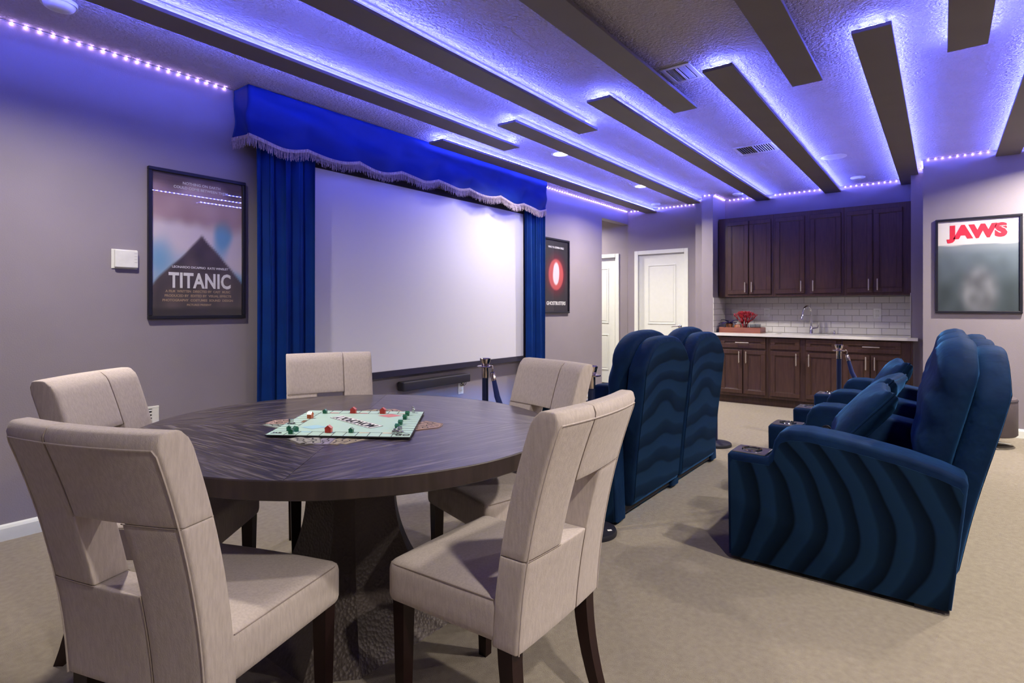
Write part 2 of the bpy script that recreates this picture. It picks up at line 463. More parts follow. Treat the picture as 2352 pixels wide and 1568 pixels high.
# ------------------------------------------------------------------ doors
def door(name, xw, ya, yb, zt, lever, label):
    root = bpy.data.objects.new(name, None); COL.objects.link(root); root.location = (xw, 0, 0); struct(root, label)
    xf = -.018
    # casing
    for nm, (a, b, c, d) in dict(l=(ya - .062, ya, 0, zt + .06), r=(yb, yb + .062, 0, zt + .06), t=(ya, yb, zt, zt + .06)).items():
        boxo('door_casing', xf, 0.0, a, b, c, d, M['white'], root, bev=.006, seg=2)
    slab = bmesh.new(); box(slab, .03, .07, ya + .003, yb - .003, .012, zt - .004)
    sl = bm_obj('door_slab', slab, M['white'], root)
    boxo('door_stop', .018, .03, ya, ya + .014, 0, zt, M['white'], root)
    boxo('door_stop', .018, .03, yb - .014, yb, 0, zt, M['white'], root)
    boxo('door_stop', .018, .03, ya + .014, yb - .014, zt - .014, zt, M['white'], root)
    wd = yb - ya
    for (z0, z1) in ((.22, .80), (.98, zt - .16)):
        y0, y1 = ya + .14, yb - .14
        bm = bmesh.new()
        # recessed moulding frame plus raised field
        for (a, b, c, d) in ((y0, y1, z0, z0 + .02), (y0, y1, z1 - .02, z1), (y0, y0 + .02, z0 + .02, z1 - .02), (y1 - .02, y1, z0 + .02, z1 - .02)):
            box(bm, .022, .032, a, b, c, d, .004, 1)
        box(bm, .026, .032, y0 + .035, y1 - .035, z0 + .035, z1 - .035, .004, 1)
        bm_obj('door_panel', bm, M['white'], sl)
    if lever:
        yl = ya + .075; zl = .95
        h = latheo('door_handle', [(0, 0), (.028, 0), (.030, .006), (.022, .012), (.011, .016), (.010, .05), (0, .05)], M['chrome'], root)
        h.location = (.03, yl, zl); h.rotation_euler = (0, R(-90), 0)
        tubeo('handle_lever', [(-.02, yl, zl), (-.022, yl + .03, zl + .003), (-.02, yl + .10, zl - .002), (-.012, yl + .115, zl - .006)], [.009, .0085, .007, .006], M['chrome'], root)
    return root
door('door_1', WX, D1a, D1b, D1t, True, 'white two panel door with chrome lever beside the hallway')
door('door_2', HWX, D2a, D2b, D2t, False, 'white two panel door inside the short hallway')

# ------------------------------------------------------------------ ceiling boards with blue tape
BZ0, BZ1 = CEIL - .055, CEIL - .035
far0, near1 = 3.44, 4.02
boards = [  # y centre, x0, x1, lit, label
    (3.51, far0, WX, True, 'grey ceiling board with blue glow, closest to the curtain valance'),
    (3.118, XB + .3, near1, True, 'long grey ceiling board with blue glow passing above the framed ship poster'),
    (2.722, far0, PX + .19, True, 'grey ceiling board with blue glow running past the lit downlights to the pier'),
    (2.316, XB + .3, near1, True, 'long grey ceiling board with blue glow above the round table'),
    (1.905, far0, WX, True, 'grey ceiling board with blue glow reaching the cabinets, second from the pier'),
    (1.495, XB + .3, near1, False, 'unlit grey ceiling board ending beside the air vent'),
    (1.085, far0, WX, True, 'grey ceiling board with blue glow starting beside the air vent'),
    (.690, XB + .3, near1, False, 'unlit grey ceiling board between two glowing ones, near the top edge'),
    (.294, far0, WX, True, 'grey ceiling board with blue glow ending above the cabinets at the alcove corner'),
    (-.112, XB + .3, near1, True, 'short looking grey ceiling board with blue glow on both edges at the top edge'),
    (-.494, far0, JX, True, 'grey ceiling board with blue glow ending above the sea poster'),
]
for (yc, x0, x1, lit, lab) in boards:
    t = thing('ceiling_board', lab, 'ceiling board', ((x0 + x1) / 2, yc, CEIL), 0, 'boards hung under the ceiling'); t['kind'] = 'thing'
    L = (x1 - x0) / 2; hw = .089
    bm = bmesh.new(); box(bm, -L, L, -hw, hw, -.064, -.044, .0015, 1)
    bm_obj('board_panel', bm, M['board'], t)
    bm = bmesh.new(); box(bm, -L + .11, L - .002, -hw + .055, hw - .055, -.044, 0) if x0 == far0 else box(bm, -L + .002, L - .11, -hw + .055, hw - .055, -.044, 0)
    bm_obj('batten', bm, M['spacer'], t)
    if lit:   # tape standing on the upper face of the board, a little inside its edge
        e = .028; ya = hw - e; za, zb = -.0438, -.0315; s0 = -1 if x0 == far0 else 1
        xa, xb_ = (-L + e, L - .01) if s0 < 0 else (-L + .01, L - e)
        for sg in (1, -1):
            bm = bmesh.new(); vs = [bm.verts.new(q) for q in ((xa, sg * ya, za), (xb_, sg * ya, za), (xb_, sg * ya, zb), (xa, sg * ya, zb))]
            bm.faces.new(vs if sg < 0 else vs[::-1]); bm_obj('light_tape', bm, M['blue_tape'], t)
        xe = s0 * (L - e)
        bm = bmesh.new(); vs = [bm.verts.new(q) for q in ((xe, -ya, za), (xe, ya, za), (xe, ya, zb), (xe, -ya, zb))]
        bm.faces.new(vs if s0 > 0 else vs[::-1]); bm_obj('light_tape', bm, M['blue_tape'], t)

# ------------------------------------------------------------------ light strips along the top of the walls
bead_me = None
def led_strip(p0, p1, out, label, sp=.058):
    """tape under the ceiling against a wall; out = direction into the room"""
    global bead_me
    p0 = Vector(p0); p1 = Vector(p1); d = p1 - p0; L = d.length; d.normalize(); o = Vector(out)
    t = thing('light_strip', label, 'light strip', p0, 0, 'light strips along the wall tops')
    bm = bmesh.new()
    a = [(-.0005, -.004), (.010, -.004), (.010, -.0055), (-.0005, -.0055)]
    rings = []
    for q in (Vector((0, 0, 0)), d * L):
        rings.append([bm.verts.new(q + o * k[0] + Vector((0, 0, k[1]))) for k in a])
    for k in range(4): bm.faces.new((rings[0][k], rings[0][(k + 1) % 4], rings[1][(k + 1) % 4], rings[1][k]))
    bm.faces.new(rings[0][::-1]); bm.faces.new(rings[1])
    bmesh.ops.recalc_face_normals(bm, faces=bm.faces)
    bm_obj('tape', bm, M['led_tape'], t)
    if bead_me is None:
        b = bmesh.new(); bmesh.ops.create_icosphere(b, subdivisions=1, radius=.0062)
        bead_me = bpy.data.meshes.new('led'); b.to_mesh(bead_me); b.free(); bead_me.materials.append(M['led_white'])
        bead_me.polygons.foreach_set('use_smooth', [True] * len(bead_me.polygons))
    n = max(1, int(L / sp)); off = (L - (n - 1) * sp) / 2
    for k in range(n):
        b = bpy.data.objects.new('led', bead_me); COL.objects.link(b); b.parent = t
        b.location = d * (off + k * sp) + o * .010 + Vector((0, 0, -.008))
    return t
Zc = CEIL - .004
led_strip((.30, WY, Zc), (1.855, WY, Zc), (0, -1, 0), 'warm dotted light strip above the framed ship poster, left of the valance')
led_strip((5.47, WY, Zc), (WX - .02, WY, Zc), (0, -1, 0), 'dotted light strip along the wall between the valance and the far corner')
led_strip((WX, 2.83, Zc), (WX, 3.41, Zc), (-1, 0, 0), 'dotted light strip on the far wall above the white door')
led_strip((WX, 3.62, Zc), (WX, WY - .02, Zc), (-1, 0, 0), 'very short dotted light strip in the corner above the hallway opening')
led_strip((PX + .19, 2.556, Zc), (PX + .19, 2.632, Zc), (-1, 0, 0), 'tiny dotted light strip on the pier step', .03)
led_strip((PX, 2.42, Zc), (PX, 2.55, Zc), (-1, 0, 0), 'short dotted light strip across the pier front')
led_strip((PX + .02, 2.41, Zc), (WX - .02, 2.41, Zc), (0, -1, 0), 'dotted light strip on the inner pier side above the cabinets')
led_strip((WX, 2.00, Zc), (WX, 2.40, Zc), (-1, 0, 0), 'short dotted light strip above the two narrow cabinet doors by the pier')
led_strip((WX, 1.18, Zc), (WX, 1.81, Zc), (-1, 0, 0), 'dotted light strip above the middle upper cabinet')
led_strip((WX, .39, Zc), (WX, .99, Zc), (-1, 0, 0), 'dotted light strip above the upper cabinet nearest the alcove corner')
led_strip((PX, .16, Zc), (PX, .205, Zc), (-1, 0, 0), 'tiny dotted light strip on the alcove corner wall', .03)
led_strip((JX + .02, .155, Zc), (PX - .02, .155, Zc), (0, 1, 0), 'dotted light strip on the hidden return beside the cabinets')
led_strip((JX, -.39, Zc), (JX, .15, Zc), (-1, 0, 0), 'dotted light strip above the framed sea poster')
led_strip((JX, -1.3, Zc), (JX, -.60, Zc), (-1, 0, 0), 'dotted light strip at the outer picture edge beyond the last board')

# ------------------------------------------------------------------ recessed downlights and ceiling fittings
def downlight(x, y, label, power=1.0, on=True):
    t = thing('downlight', label, 'downlight', (x, y, CEIL), 0, 'recessed ceiling downlights')
    latheo('trim_ring', [(.072, -.001), (.074, -.006), (.092, -.004), (.096, 0), (.07, 0)], M['plastic'], t, 32)
    latheo('lens', [(0, -.003), (.072, -.003), (.072, -.001), (0, -.001)], M['lens'] if on else M['plastic'], t, 32)
    if on:
        l = bpy.data.lights.new('lamp', 'AREA'); l.shape = 'DISK'; l.size = .14; l.energy = LAMP_W * power; l.color = LAMP_COL
        l.spread = R(150)
        lo = bpy.data.objects.new('lamp', l); COL.objects.link(lo); lo.parent = t; lo.location = (0, 0, -.008)
    return t
downlight(4.609, 2.965, 'lit downlight in front of the projection screen', .72)
downlight(6.436, 2.954, 'lit downlight in front of the hallway opening', 1.25)
for (x, y, k, lab) in ((.75, 2.95, .9, 'lit downlight above the wall beside the table'), (6.35, -.95, 1.8, 'lit downlight in front of the sea poster'), (4.55, -1.05, 1.1, 'lit downlight behind the rear recliners'),
                       (2.55, -.75, 1.25, 'lit downlight behind the end of the rear row'), (.55, -.9, 1.1, 'lit downlight behind the camera position')):
    downlight(x, y, lab, k)
t = downlight(7.4, 4.85, 'lit downlight in the hallway', .9)

def ceiling_disc(x, y, r, h, label, cat, name, m=M['plastic'], grille=False):
    t = thing(name, label, cat, (x, y, CEIL))
    latheo('rim', [(r * .9, -h * .4), (r, -h * .5), (r, 0), (r * .9, 0)], m, t, 36)
    latheo('cover', [(0, -h), (r * .55, -h), (r * .8, -h * .8), (r * .9, -h * .45), (r * .9, 0), (0, 0)], m, t, 36)
    return t
ceiling_disc(6.379, .859, .115, .006, 'flat round white ceiling speaker between two glowing boards', 'speaker', 'ceiling_speaker')
ceiling_disc(7.545, .774, .075, .028, 'round white smoke detector above the cabinets', 'smoke detector', 'smoke_detector')
ceiling_disc(7.667, 3.289, .07, .035, 'round white smoke detector above the white door', 'smoke detector', 'smoke_detector')
ceiling_disc(7.662, 2.142, .07, .02, 'round white ceiling fitting close to the pier', 'smoke detector', 'smoke_detector')
t = ceiling_disc(.80, 3.46, .075, .04, 'round white smoke detector at the top edge above the wall', 'smoke detector', 'smoke_detector')

def ceiling_vent(x0, x1, y0, y1, label):
    t = thing('ceiling_vent', label, 'air vent', ((x0 + x1) / 2, (y0 + y1) / 2, CEIL))
    hx, hy = (x1 - x0) / 2, (y1 - y0) / 2; f = .028
    for (a, b, c, d) in ((-hx, hx, -hy, -hy + f), (-hx, hx, hy - f, hy), (-hx, -hx + f, -hy + f, hy - f), (hx - f, hx, -hy + f, hy - f)):
        boxo('frame', a, b, c, d, -.008, 0, M['grille'], t, bev=.002)
    boxo('duct', -hx + f, hx - f, -hy + f, hy - f, -.002, 0, M['dark'], t)
    boxo('divider', -hx + f, hx - f, -.006, .006, -.010, -.002, M['grille'], t)
    n = 6
    me = None
    for s in (-1, 1):
        for k in range(n):
            yy = s * (.014 + (hy - f - .02) * (k + .5) / n)
            if me is None:
                bm = bmesh.new(); prism(bm, [(-.0016, -.0075), (.0004, -.0075), (.0024, -.0025), (.0004, -.0025)], -hx + f, hx - f, 'x')
                o = bm_obj('slat', bm, M['grille'], t); me = o.data
            else:
                o = bpy.data.objects.new('slat', me); COL.objects.link(o); o.parent = t
            o.location = (0, yy, 0); o.scale = (1, s, 1)
    return t
ceiling_vent(3.37, 3.64, 1.235, 1.425, 'white ceiling air vent beside the unlit board')
ceiling_vent(5.44, 5.75, 1.23, 1.575, 'white ceiling air vent between two glowing boards')

# ------------------------------------------------------------------ projection screen, curtains, valance
SX0, SX1, SZ0, SZ1 = 2.398, 5.172, .672, 2.312
t = thing('projection_screen', 'large white projection screen in a black velvet frame', 'projection screen', ((SX0 + SX1) / 2, WY, SZ0))
sw = (SX1 - SX0) / 2; sh = SZ1 - SZ0; b = .058
boxo('screen_surface', -sw, sw, -.058, -.05, 0, sh, M['screen'], t)
for (a, c, d, e) in ((-sw - b, sw + b, -b, 0), (-sw - b, sw + b, sh, sh + b), (-sw - b, -sw, 0, sh), (sw, sw + b, 0, sh)):
    boxo('frame_bar', a, c, -.066, -.004, d, e, M['velvetblack'], t, bev=.004)

def curtain(x0, x1, label, folds, seed):
    rnd = random.Random(seed)
    t = thing('curtain', label, 'curtain', ((x0 + x1) / 2, WY - .125, 0), 0, 'blue velour curtains beside the screen')
    nx, nz = folds * 12, 14; hw = (x1 - x0) / 2
    ph = [rnd.uniform(-.5, .5) for _ in range(folds + 2)]; am = [rnd.uniform(.7, 1.15) for _ in range(folds + 2)]
    bm = bmesh.new(); g_ = []
    for j in range(nz + 1):
        z = .03 + (2.60 - .03) * j / nz; row = []
        for i in range(nx + 1):
            u = i / nx; k = u * folds
            ki = min(int(k), folds); fr_ = k - int(k)
            a = am[ki] * (1 - fr_) + am[min(ki + 1, folds + 1)] * fr_
            pp = ph[ki] * (1 - fr_) + ph[min(ki + 1, folds + 1)] * fr_
            y = .029 * a * math.sin(2 * math.pi * k + pp + .25 * math.sin(z * 1.3 + seed)) + .008 * math.sin(5 * math.pi * k + z)
            x = (u * 2 - 1) * hw * (1 - .03 * math.sin(z * 1.2)) + .012 * math.sin(4 * math.pi * k)
            row.append(bm.verts.new((x, y, z)))
        g_.append(row)
    for j in range(nz):
        for i in range(nx):
            bm.faces.new((g_[j][i], g_[j][i + 1], g_[j + 1][i + 1], g_[j + 1][i]))
    o = bm_obj('drape', bm, M['curtain'], t, smooth=True)
    so = o.modifiers.new('thick', 'SOLIDIFY'); so.thickness = .004; so.offset = 0
    # gathered header on a rod
    rodo = tubeo('rod', [(-hw, .0, 2.615), (hw, 0, 2.615)], .012, M['black'], t)
    return t
curtain(1.965, 2.43, 'blue velour curtain left of the screen beside the ship poster', 4, 3)
curtain(5.135, 5.505, 'blue velour curtain right of the screen beside the red glow poster', 4, 8)

VX0, VX1, VY = 1.872, 5.445, WY - .17
t = thing('valance', 'royal blue scalloped valance with pale fringe above the screen', 'valance', ((VX0 + VX1) / 2, WY, CEIL))
half = (VX1 - VX0) / 2; nsc = 8; per = (VX1 - VX0) / nsc
def scal(x):   # fringe line below the ceiling, at local x
    f = ((x + half) / per) % 1.0
    sag = math.sin(math.pi * f)
    return -.345 - .042 * sag + .012 * math.sin(2.1 * x + 1)
path = []   # plan path: left return, front, right return
nr = 8
for k in range(nr): path.append((-half + .0, -.0 - .20 * k / nr, 0))
nf = 160
for k in range(nf + 1): path.append((-half + 2 * half * k / nf, -.20, 1))
for k in range(1, nr + 1): path.append((half, -.20 + .20 * k / nr, 0))
bm = bmesh.new(); rows = []; nz = 16
for j in range(nz + 1):
    v = j / nz; row = []
    for i, (x, y, fr_) in enumerate(path):
        zb = scal(x)
        z = -.008 + (zb + .008) * v
        if fr_:
            f = ((x + half) / per)
            # diagonal drag folds
            disp = .020 * v * math.sin(9 * f * .5 + 6.5 * v + 1.2 * math.sin(f * 1.7)) + .014 * math.sin(3.0 * v * 3 - f * 2.2) * v * (1 - v) * 4 + .016 * v * abs(math.sin(math.pi * f))
            row.append(bm.verts.new((x, y - disp, z)))
        else:
            s = -1 if x < 0 else 1
            row.append(bm.verts.new((x + s * .012 * v * math.sin(8 * v + y * 20), y, z)))
    rows.append(row)
for j in range(nz):
    for i in range(len(path) - 1):
        bm.faces.new((rows[j][i], rows[j + 1][i], rows[j + 1][i + 1], rows[j][i + 1]))
bottom = [v.co.copy() for v in rows[-1]]
o = bm_obj('cloth', bm, M['valance'], t, smooth=True)
so = o.modifiers.new('thick', 'SOLIDIFY'); so.thickness = .004; so.offset = 0
# fringe: gimp band along the hem and hanging threads
bm = bmesh.new()
for a, c in zip(bottom, bottom[1:]):
    dv = (c - a); nrm = Vector((dv.y, -dv.x, 0)); nrm.normalize() if nrm.length else None
    q = [a + nrm * .005 + Vector((0, 0, .012)), c + nrm * .005 + Vector((0, 0, .012)), c + nrm * .005 - Vector((0, 0, .012)), a + nrm * .005 - Vector((0, 0, .012))]
    bm.faces.new([bm.verts.new(p_) for p_ in q][::-1])
bmesh.ops.remove_doubles(bm, verts=bm.verts, dist=1e-5)
o = bm_obj('fringe_band', bm, M['fringe'], t, smooth=True)
so = o.modifiers.new('thick', 'SOLIDIFY'); so.thickness = .004; so.offset = 0
rnd = random.Random(2); vs = []; fs = []
for a, c in zip(bottom, bottom[1:]):
    dv = c - a; L = dv.length
    if L < 1e-5: continue
    nrm = Vector((dv.y, -dv.x, 0)).normalized(); n = max(1, int(L / .0042))
    for k in range(n):
        p0 = a + dv * ((k + rnd.random() * .6) / n) + nrm * (.004 + rnd.uniform(-.003, .003))
        ln = .062 + rnd.uniform(-.012, .014); sw_ = rnd.uniform(-.010, .010); wd = .0016
        tx = dv.normalized()
        pm = p0 - Vector((0, 0, ln * .5)) + tx * sw_ * .3 + nrm * rnd.uniform(-.003, .003)
        p1 = p0 - Vector((0, 0, ln)) + tx * sw_ + nrm * rnd.uniform(-.006, .008)
        i0 = len(vs)
        for pp in (p0, pm, p1):
            vs += [pp - tx * wd, pp + nrm * wd, pp + tx * wd]
        for r_ in (0, 3):
            for e in range(3):
                fs.append((i0 + r_ + e, i0 + r_ + (e + 1) % 3, i0 + r_ + 3 + (e + 1) % 3, i0 + r_ + 3 + e))
me = bpy.data.meshes.new('fringe'); me.from_pydata([tuple(q) for q in vs], [], fs); me.materials.append(M['fringe'])
o = bpy.data.objects.new('fringe_threads', me); COL.objects.link(o); o.parent = t; o['kind'] = 'stuff'

# soundbar and wall outlets
t = thing('soundbar', 'long black soundbar mounted under the projection screen', 'soundbar', (3.765, WY, .475))
softo('body', .445, .045, .042, .012, M['soundbar'], t, (0, -.062, .042), .04)
boxo('top_edge', -.44, .44, -.105, -.10, .060, .066, M['black'], t)
for x in (-.3, .3): boxo('bracket', x - .03, x + .03, -.02, 0, .01, .07, M['black'], t)

def outlet(name, loc, rz, label, w_=.078, h_=.122, kind='outlet'):
    t = thing(name, label, 'wall outlet', loc, rz, 'white wall plates')
    bm = bmesh.new(); box(bm, -w_ / 2, w_ / 2, -.006, 0, -h_ / 2, h_ / 2, .003, 2); bm_obj('plate', bm, M['plastic'], t)
    for s in (-1, 1):
        bm = bmesh.new(); box(bm, -.017, .017, -.0085, -.006, s * .028 - .014, s * .028 + .014, .004, 2)
        sk = bm_obj('socket', bm, M['plastic'], t)
        bm = bmesh.new()
        for x in (-.006, .006): box(bm, x - .001, x + .001, -.0092, -.0084, s * .028 - .002, s * .028 + .007)
        bm_obj('slots', bm, M['dark'], sk)
    return t
outlet('wall_outlet', (4.172, WY, .405), 0, 'white wall outlet under the soundbar end')
pts = []
for k in range(17):
    a = k / 16 * 2 * math.pi * 1.05
    pts.append((.03 + .033 * math.sin(a), -.018 - .002 * k / 4, .052 + .026 * math.cos(a)))
t = tag(tubeo('power_cord', [(-.03, -.02, .075), (-.02, -.02, .06), (.0, -.02, .045)] + pts + [(.02, -.02, .03), (-.012, -.016, .024)], .0035, M['black']), 'black looped power cord hanging under the soundbar', 'cord')
t.location = (4.172, WY, .405)
outlet('wall_outlet', (.835, WY, .20), 0, 'white wall outlet low on the wall above the baseboard')

# floor register grille on the wall, control panel
t = thing('wall_vent', 'white slatted air return low on the wall behind the left chair', 'air vent', (1.25, WY, .535))
for (a, c, d, e) in ((-.15, .15, -.075, -.06), (-.15, .15, .06, .075), (-.15, -.11, -.06, .06), (.11, .15, -.06, .06)):
    boxo('frame', a, c, -.010, 0, d, e, M['plastic'], t, bev=.002)
boxo('duct', -.11, .11, -.002, 0, -.06, .06, M['dark'], t)
for k in range(6):
    z = -.05 + k * .02
    boxo('slat', -.11, .11, -.009, -.002, z - .004, z + .006, M['plastic'], t)
t = thing('control_panel', 'white plastic control panel on the wall beside the ship poster', 'control panel', (1.215, WY, 1.516))
bm = bmesh.new(); box(bm, -.068, .068, -.006, 0, -.058, .058, .003, 2); bm_obj('backplate', bm, M['plastic'], t)
bm = bmesh.new(); box(bm, -.055, .066, -.026, -.006, -.052, .055, .006, 3); bm_obj('cover', bm, M['plastic'], t)
for k in range(4): boxo('button_mark', .045, .060, -.0266, -.026, -.018 + k * .018, -.0165 + k * .018, M['spacer'], t)

# ------------------------------------------------------------------ framed posters
def poster(name, label, loc, rz, w_, h_, fn, texts, fb=.022, nx=48, nz=72):
    t = thing(name, label, 'framed poster', loc, rz, 'framed posters on the walls')
    hw, hh = w_ / 2, h_ / 2; D = .026
    for (a, c, d, e) in ((-hw, hw, -hh, -hh + fb), (-hw, hw, hh - fb, hh), (-hw, -hw + fb, -hh + fb, hh - fb), (hw - fb, hw, -hh + fb, hh - fb)):
        boxo('frame_bar', a, c, -D, 0, d, e, M['black'], t, bev=.003)
    boxo('backing', -hw + fb, hw - fb, -.006, 0, -hh + fb, hh - fb, M['black'], t)
    print_grid('print', w_ - 2 * fb, h_ - 2 * fb, nx, nz, fn, M['print'], t, -.0075)
    for (s, size, m_, u, v, xs, bold, spc) in texts:
        text_obj('lettering', s, size, m_, t, ((u - .5) * (w_ - 2 * fb), -.0085, (v - .5) * (h_ - 2 * fb)), (R(90), 0, 0), xs, bold, spacing=spc)
    boxo('glass_pane', -hw + fb, hw - fb, -.0155, -.0135, -hh + fb, hh - fb, M['glazing'], t)
    return t
from mathutils import noise as mnoise
def nz2(x, y, s=1.0, o=0.0): return mnoise.noise(Vector((x * s, y * s, o)))
def art_ship(u, v):
    top = mixc((150, 120, 125), (205, 180, 190), .5 + .5 * nz2(u, v, 4, 1))
    top = mixc(top, (95, 78, 85), sstep(.86, .98, v + .08 * nz2(u, v, 5, 2)))
    mid = mixc((215, 205, 215), (110, 165, 205), sstep(.0, .45, nz2(u, v, 3.2, 5) + (.55 - v) * .9))
    c = mixc(mid, top, sstep(.60, .72, v + .05 * nz2(u, v, 6, 3)))
    low = mixc((48, 40, 42), (92, 78, 74), .5 + .6 * nz2(u, v, 7, 9))
    c = mixc(c, low, sstep(.60, .57, v + .72 * abs(u - .53) + .02 * nz2(u, v, 5, 7)))
    return mixc(c, (24, 18, 18), sstep(.07, .03, v))
INKW = M['paper']
M['credits'] = mat('print_bronze', (.40, .28, .16), .6)
poster('framed_poster', 'black framed poster lettered with the ship title, left of the curtain', (1.639, WY, 1.628), 0, .608, .952, art_ship, [
    ('NOTHING ON EARTH', .024, INKW, .53, .945, 1, .0003, 1), ('COULD COME BETWEEN THEM.', .024, INKW, .53, .912, 1, .0003, 1),
    ('LEONARDO DICAPRIO  KATE WINSLET', .020, INKW, .52, .345, 1, .0003, 1),
    ('TITANIC', .135, INKW, .52, .245, .72, .004, 1.05),
    ('A FILM  WRITTEN  DIRECTED BY  CAST  MUSIC', .021, M['credits'], .5, .172, .92, .0006, 1),
    ('PRODUCED BY  EDITED BY  VISUAL EFFECTS', .021, M['credits'], .5, .140, 1.0, .0006, 1),
    ('PHOTOGRAPHY  COSTUMES  SOUND  DESIGN', .021, M['credits'], .5, .108, 1.0, .0006, 1),
    ('PICTURES PRESENT', .018, M['credits'], .5, .075, 1, .0004, 1)])
def art_glow(u, v):
    d = math.hypot((u - .5) * .9, (v - .52) * 1.25)
    c = mixc((34, 32, 44), (26, 24, 34), v)
    c = mixc(c, (120, 12, 34), sstep(.50, .16, d))
    c = mixc(c, (196, 84, 80), sstep(.29, .255, d) * .9)
    return mixc(c, (222, 214, 222), sstep(.185, .15, math.hypot((u - .5) * 1.25, (v - .53) * 1.05) + .02 * nz2(u, v, 6, 2)))
poster('framed_poster', 'black framed poster with a red glow, right of the curtain', (5.943, WY, 1.632), 0, .604, .95, art_glow, [
    ('WHO YA GONNA CALL?', .034, INKW, .5, .90, .95, .0012, 1), ('GHOSTBUSTERS', .062, INKW, .5, .115, .98, .002, 1)])
def art_sea(u, v):
    top = mixc((226, 222, 222), (214, 208, 212), u)
    sea = mixc((98, 112, 124), (52, 66, 72), sstep(.70, .15, v) * .8 + .4 * nz2(u, v, 5, 4))
    sea = mixc(sea, (140, 150, 160), sstep(.12, .0, .72 - v) * .7)
    c = mixc(sea, top, sstep(.725, .735, v + .006 * math.sin(u * 9)))
    d = math.hypot((u - .52) * 1.1, (v - .20) * .9)
    c = mixc(c, mixc((70, 70, 78), (165, 168, 176), .5 + .5 * nz2(u, v, 7, 8)), sstep(.34, .16, d) * .75)
    return c
poster('framed_poster', 'black framed poster with red lettering above a grey sea', (JX, -.272, 1.641), R(-90), .652, .938, art_sea, [
    ('JAWS', .165, M['paperinkred'], .50, .865, 1.05, .012, 1.02)], nx=56, nz=80)

# ------------------------------------------------------------------ wet bar
def shaker(parent, name, y0, y1, z0, z1, xf, handle=None, hz=None):
    """cabinet front in the plane x = xf (room side), frame and recessed panel; handle: None, 'v' at y, 'h'"""
    f = .052; t_ = .02
    bm = bmesh.new()
    for (a, b, c, d) in ((y0, y1, z0, z0 + f), (y0, y1, z1 - f, z1), (y0, y0 + f, z0 + f, z1 - f), (y1 - f, y1, z0 + f, z1 - f)):
        box(bm, xf - t_, xf, a, b, c, d, .003, 1)
    if z1 - z0 < 2.4 * f:
        bm.free(); bm = bmesh.new(); box(bm, xf - t_, xf, y0, y1, z0, z1, .004, 2)
        d_ = bm_obj(name, bm, M['walnut'], parent)
    else:
        d_ = bm_obj(name, bm, M['walnut'], parent)
        boxo('panel', xf - .009, xf - .003, y0 + f - .002, y1 - f + .002, z0 + f - .002, z1 - f + .002, M['walnut'], d_)
        # inner bead moulding
        bm = bmesh.new(); g_ = f; q = .008
        for (a, b, c, d) in ((y0 + g_, y1 - g_, z0 + g_, z0 + g_ + q), (y0 + g_, y1 - g_, z1 - g_ - q, z1 - g_), (y0 + g_, y0 + g_ + q, z0 + g_ + q, z1 - g_ - q), (y1 - g_ - q, y1 - g_, z0 + g_ + q, z1 - g_ - q)):
            box(bm, xf - .014, xf - .006, a, b, c, d, .002, 1)
        bm_obj('bead', bm, M['walnut'], d_)
    if handle:
        hy, hz_, L, ori = handle
        bm = bmesh.new()
        e = (0, L / 2) if ori == 'v' else (L / 2, 0)
        box(bm, xf - t_ - .032, xf - t_ - .022, hy - max(e[0], .006), hy + max(e[0], .006), hz_ - max(e[1], .006), hz_ + max(e[1], .006), .003, 1)
        for s in (-1, 1):
            yy, zz = hy + s * e[0] * .75, hz_ + s * e[1] * .75
            box(bm, xf - t_ - .023, xf - t_ + .001, yy - .004, yy + .004, zz - .004, zz + .004)
        bm_obj('handle', bm, M['nickel'], d_)
    return d_

ub, ut, ud = 1.372, 2.425, 7.67    # upper cabinets
units = [(2.395, 1.705, [(2.275, 2.012), (2.000, 1.735)], 'upper wall cabinet with two narrow doors beside the pier'),
         (1.705, .925, [(1.685, 1.350), (1.287, .955)], 'middle upper wall cabinet with two wide doors above the faucet'),
         (.925, .275, [(.897, .640), (.625, .355)], 'upper wall cabinet nearest the sea poster')]
for (ya, yb, doors, lab) in units:
    t = thing('upper_cabinet', lab, 'cabinet', (0, 0, 0), 0, 'upper cabinets of the wet bar')
    bm = bmesh.new(); box(bm, ud, WX - .001, yb + .0005, ya - .0005, ub, ut, .002, 1); bm_obj('body', bm, M['walnut'], t)
    for i, (a, c) in enumerate(doors):
        hy = (c + .035) if i == 0 else (a - .035)
        shaker(t, 'door', c, a, ub + .035, ut - .055, ud, (hy, ub + .125, .135, 'v'))
boxo_cr = None
lz0, lz1, ld = .10, .868, 7.41
units = [(2.40, 1.705, [(2.285, 2.015), (2.000, 1.740)], [(2.285, 1.740, True)], 'base cabinet with one drawer beside the pier'),
         (1.705, .925, [(1.682, 1.355), (1.288, .970)], [(1.682, 1.355, False), (1.288, .970, False)], 'middle base cabinet under the sink'),
         (.925, .25, [(.905, .645), (.632, .355)], [(.905, .355, True)], 'base cabinet with one drawer near the right recliners')]
for (ya, yb, doors, drawers, lab) in units:
    t = thing('base_cabinet', lab, 'cabinet', (0, 0, 0), 0, 'base cabinets of the wet bar')
    bm = bmesh.new(); box(bm, ld, WX - .001, max(yb, .2705) + .0005, min(ya, 2.4095) - .0005, lz0, lz1, .002, 1)
    if yb < .3: box(bm, ld, PX - .001, yb, .2705, lz0, lz1)
    bm_obj('body', bm, M['walnut'], t)
    boxo('toe_kick', ld + .06, WX - .001, max(yb, .2705) + .0005, min(ya, 2.4095) - .0005, 0, lz0, M['walnut'], t)
    for i, (a, c) in enumerate(doors):
        hy = (c + .035) if i == 0 else (a - .035)
        shaker(t, 'door', c, a, .135, .690, ld, (hy, .60, .15, 'v'))
    for (a, c, has) in drawers:
        shaker(t, 'drawer', c, a, .715, .850, ld, ((a + c) / 2, .785, .165, 'h') if has else None)
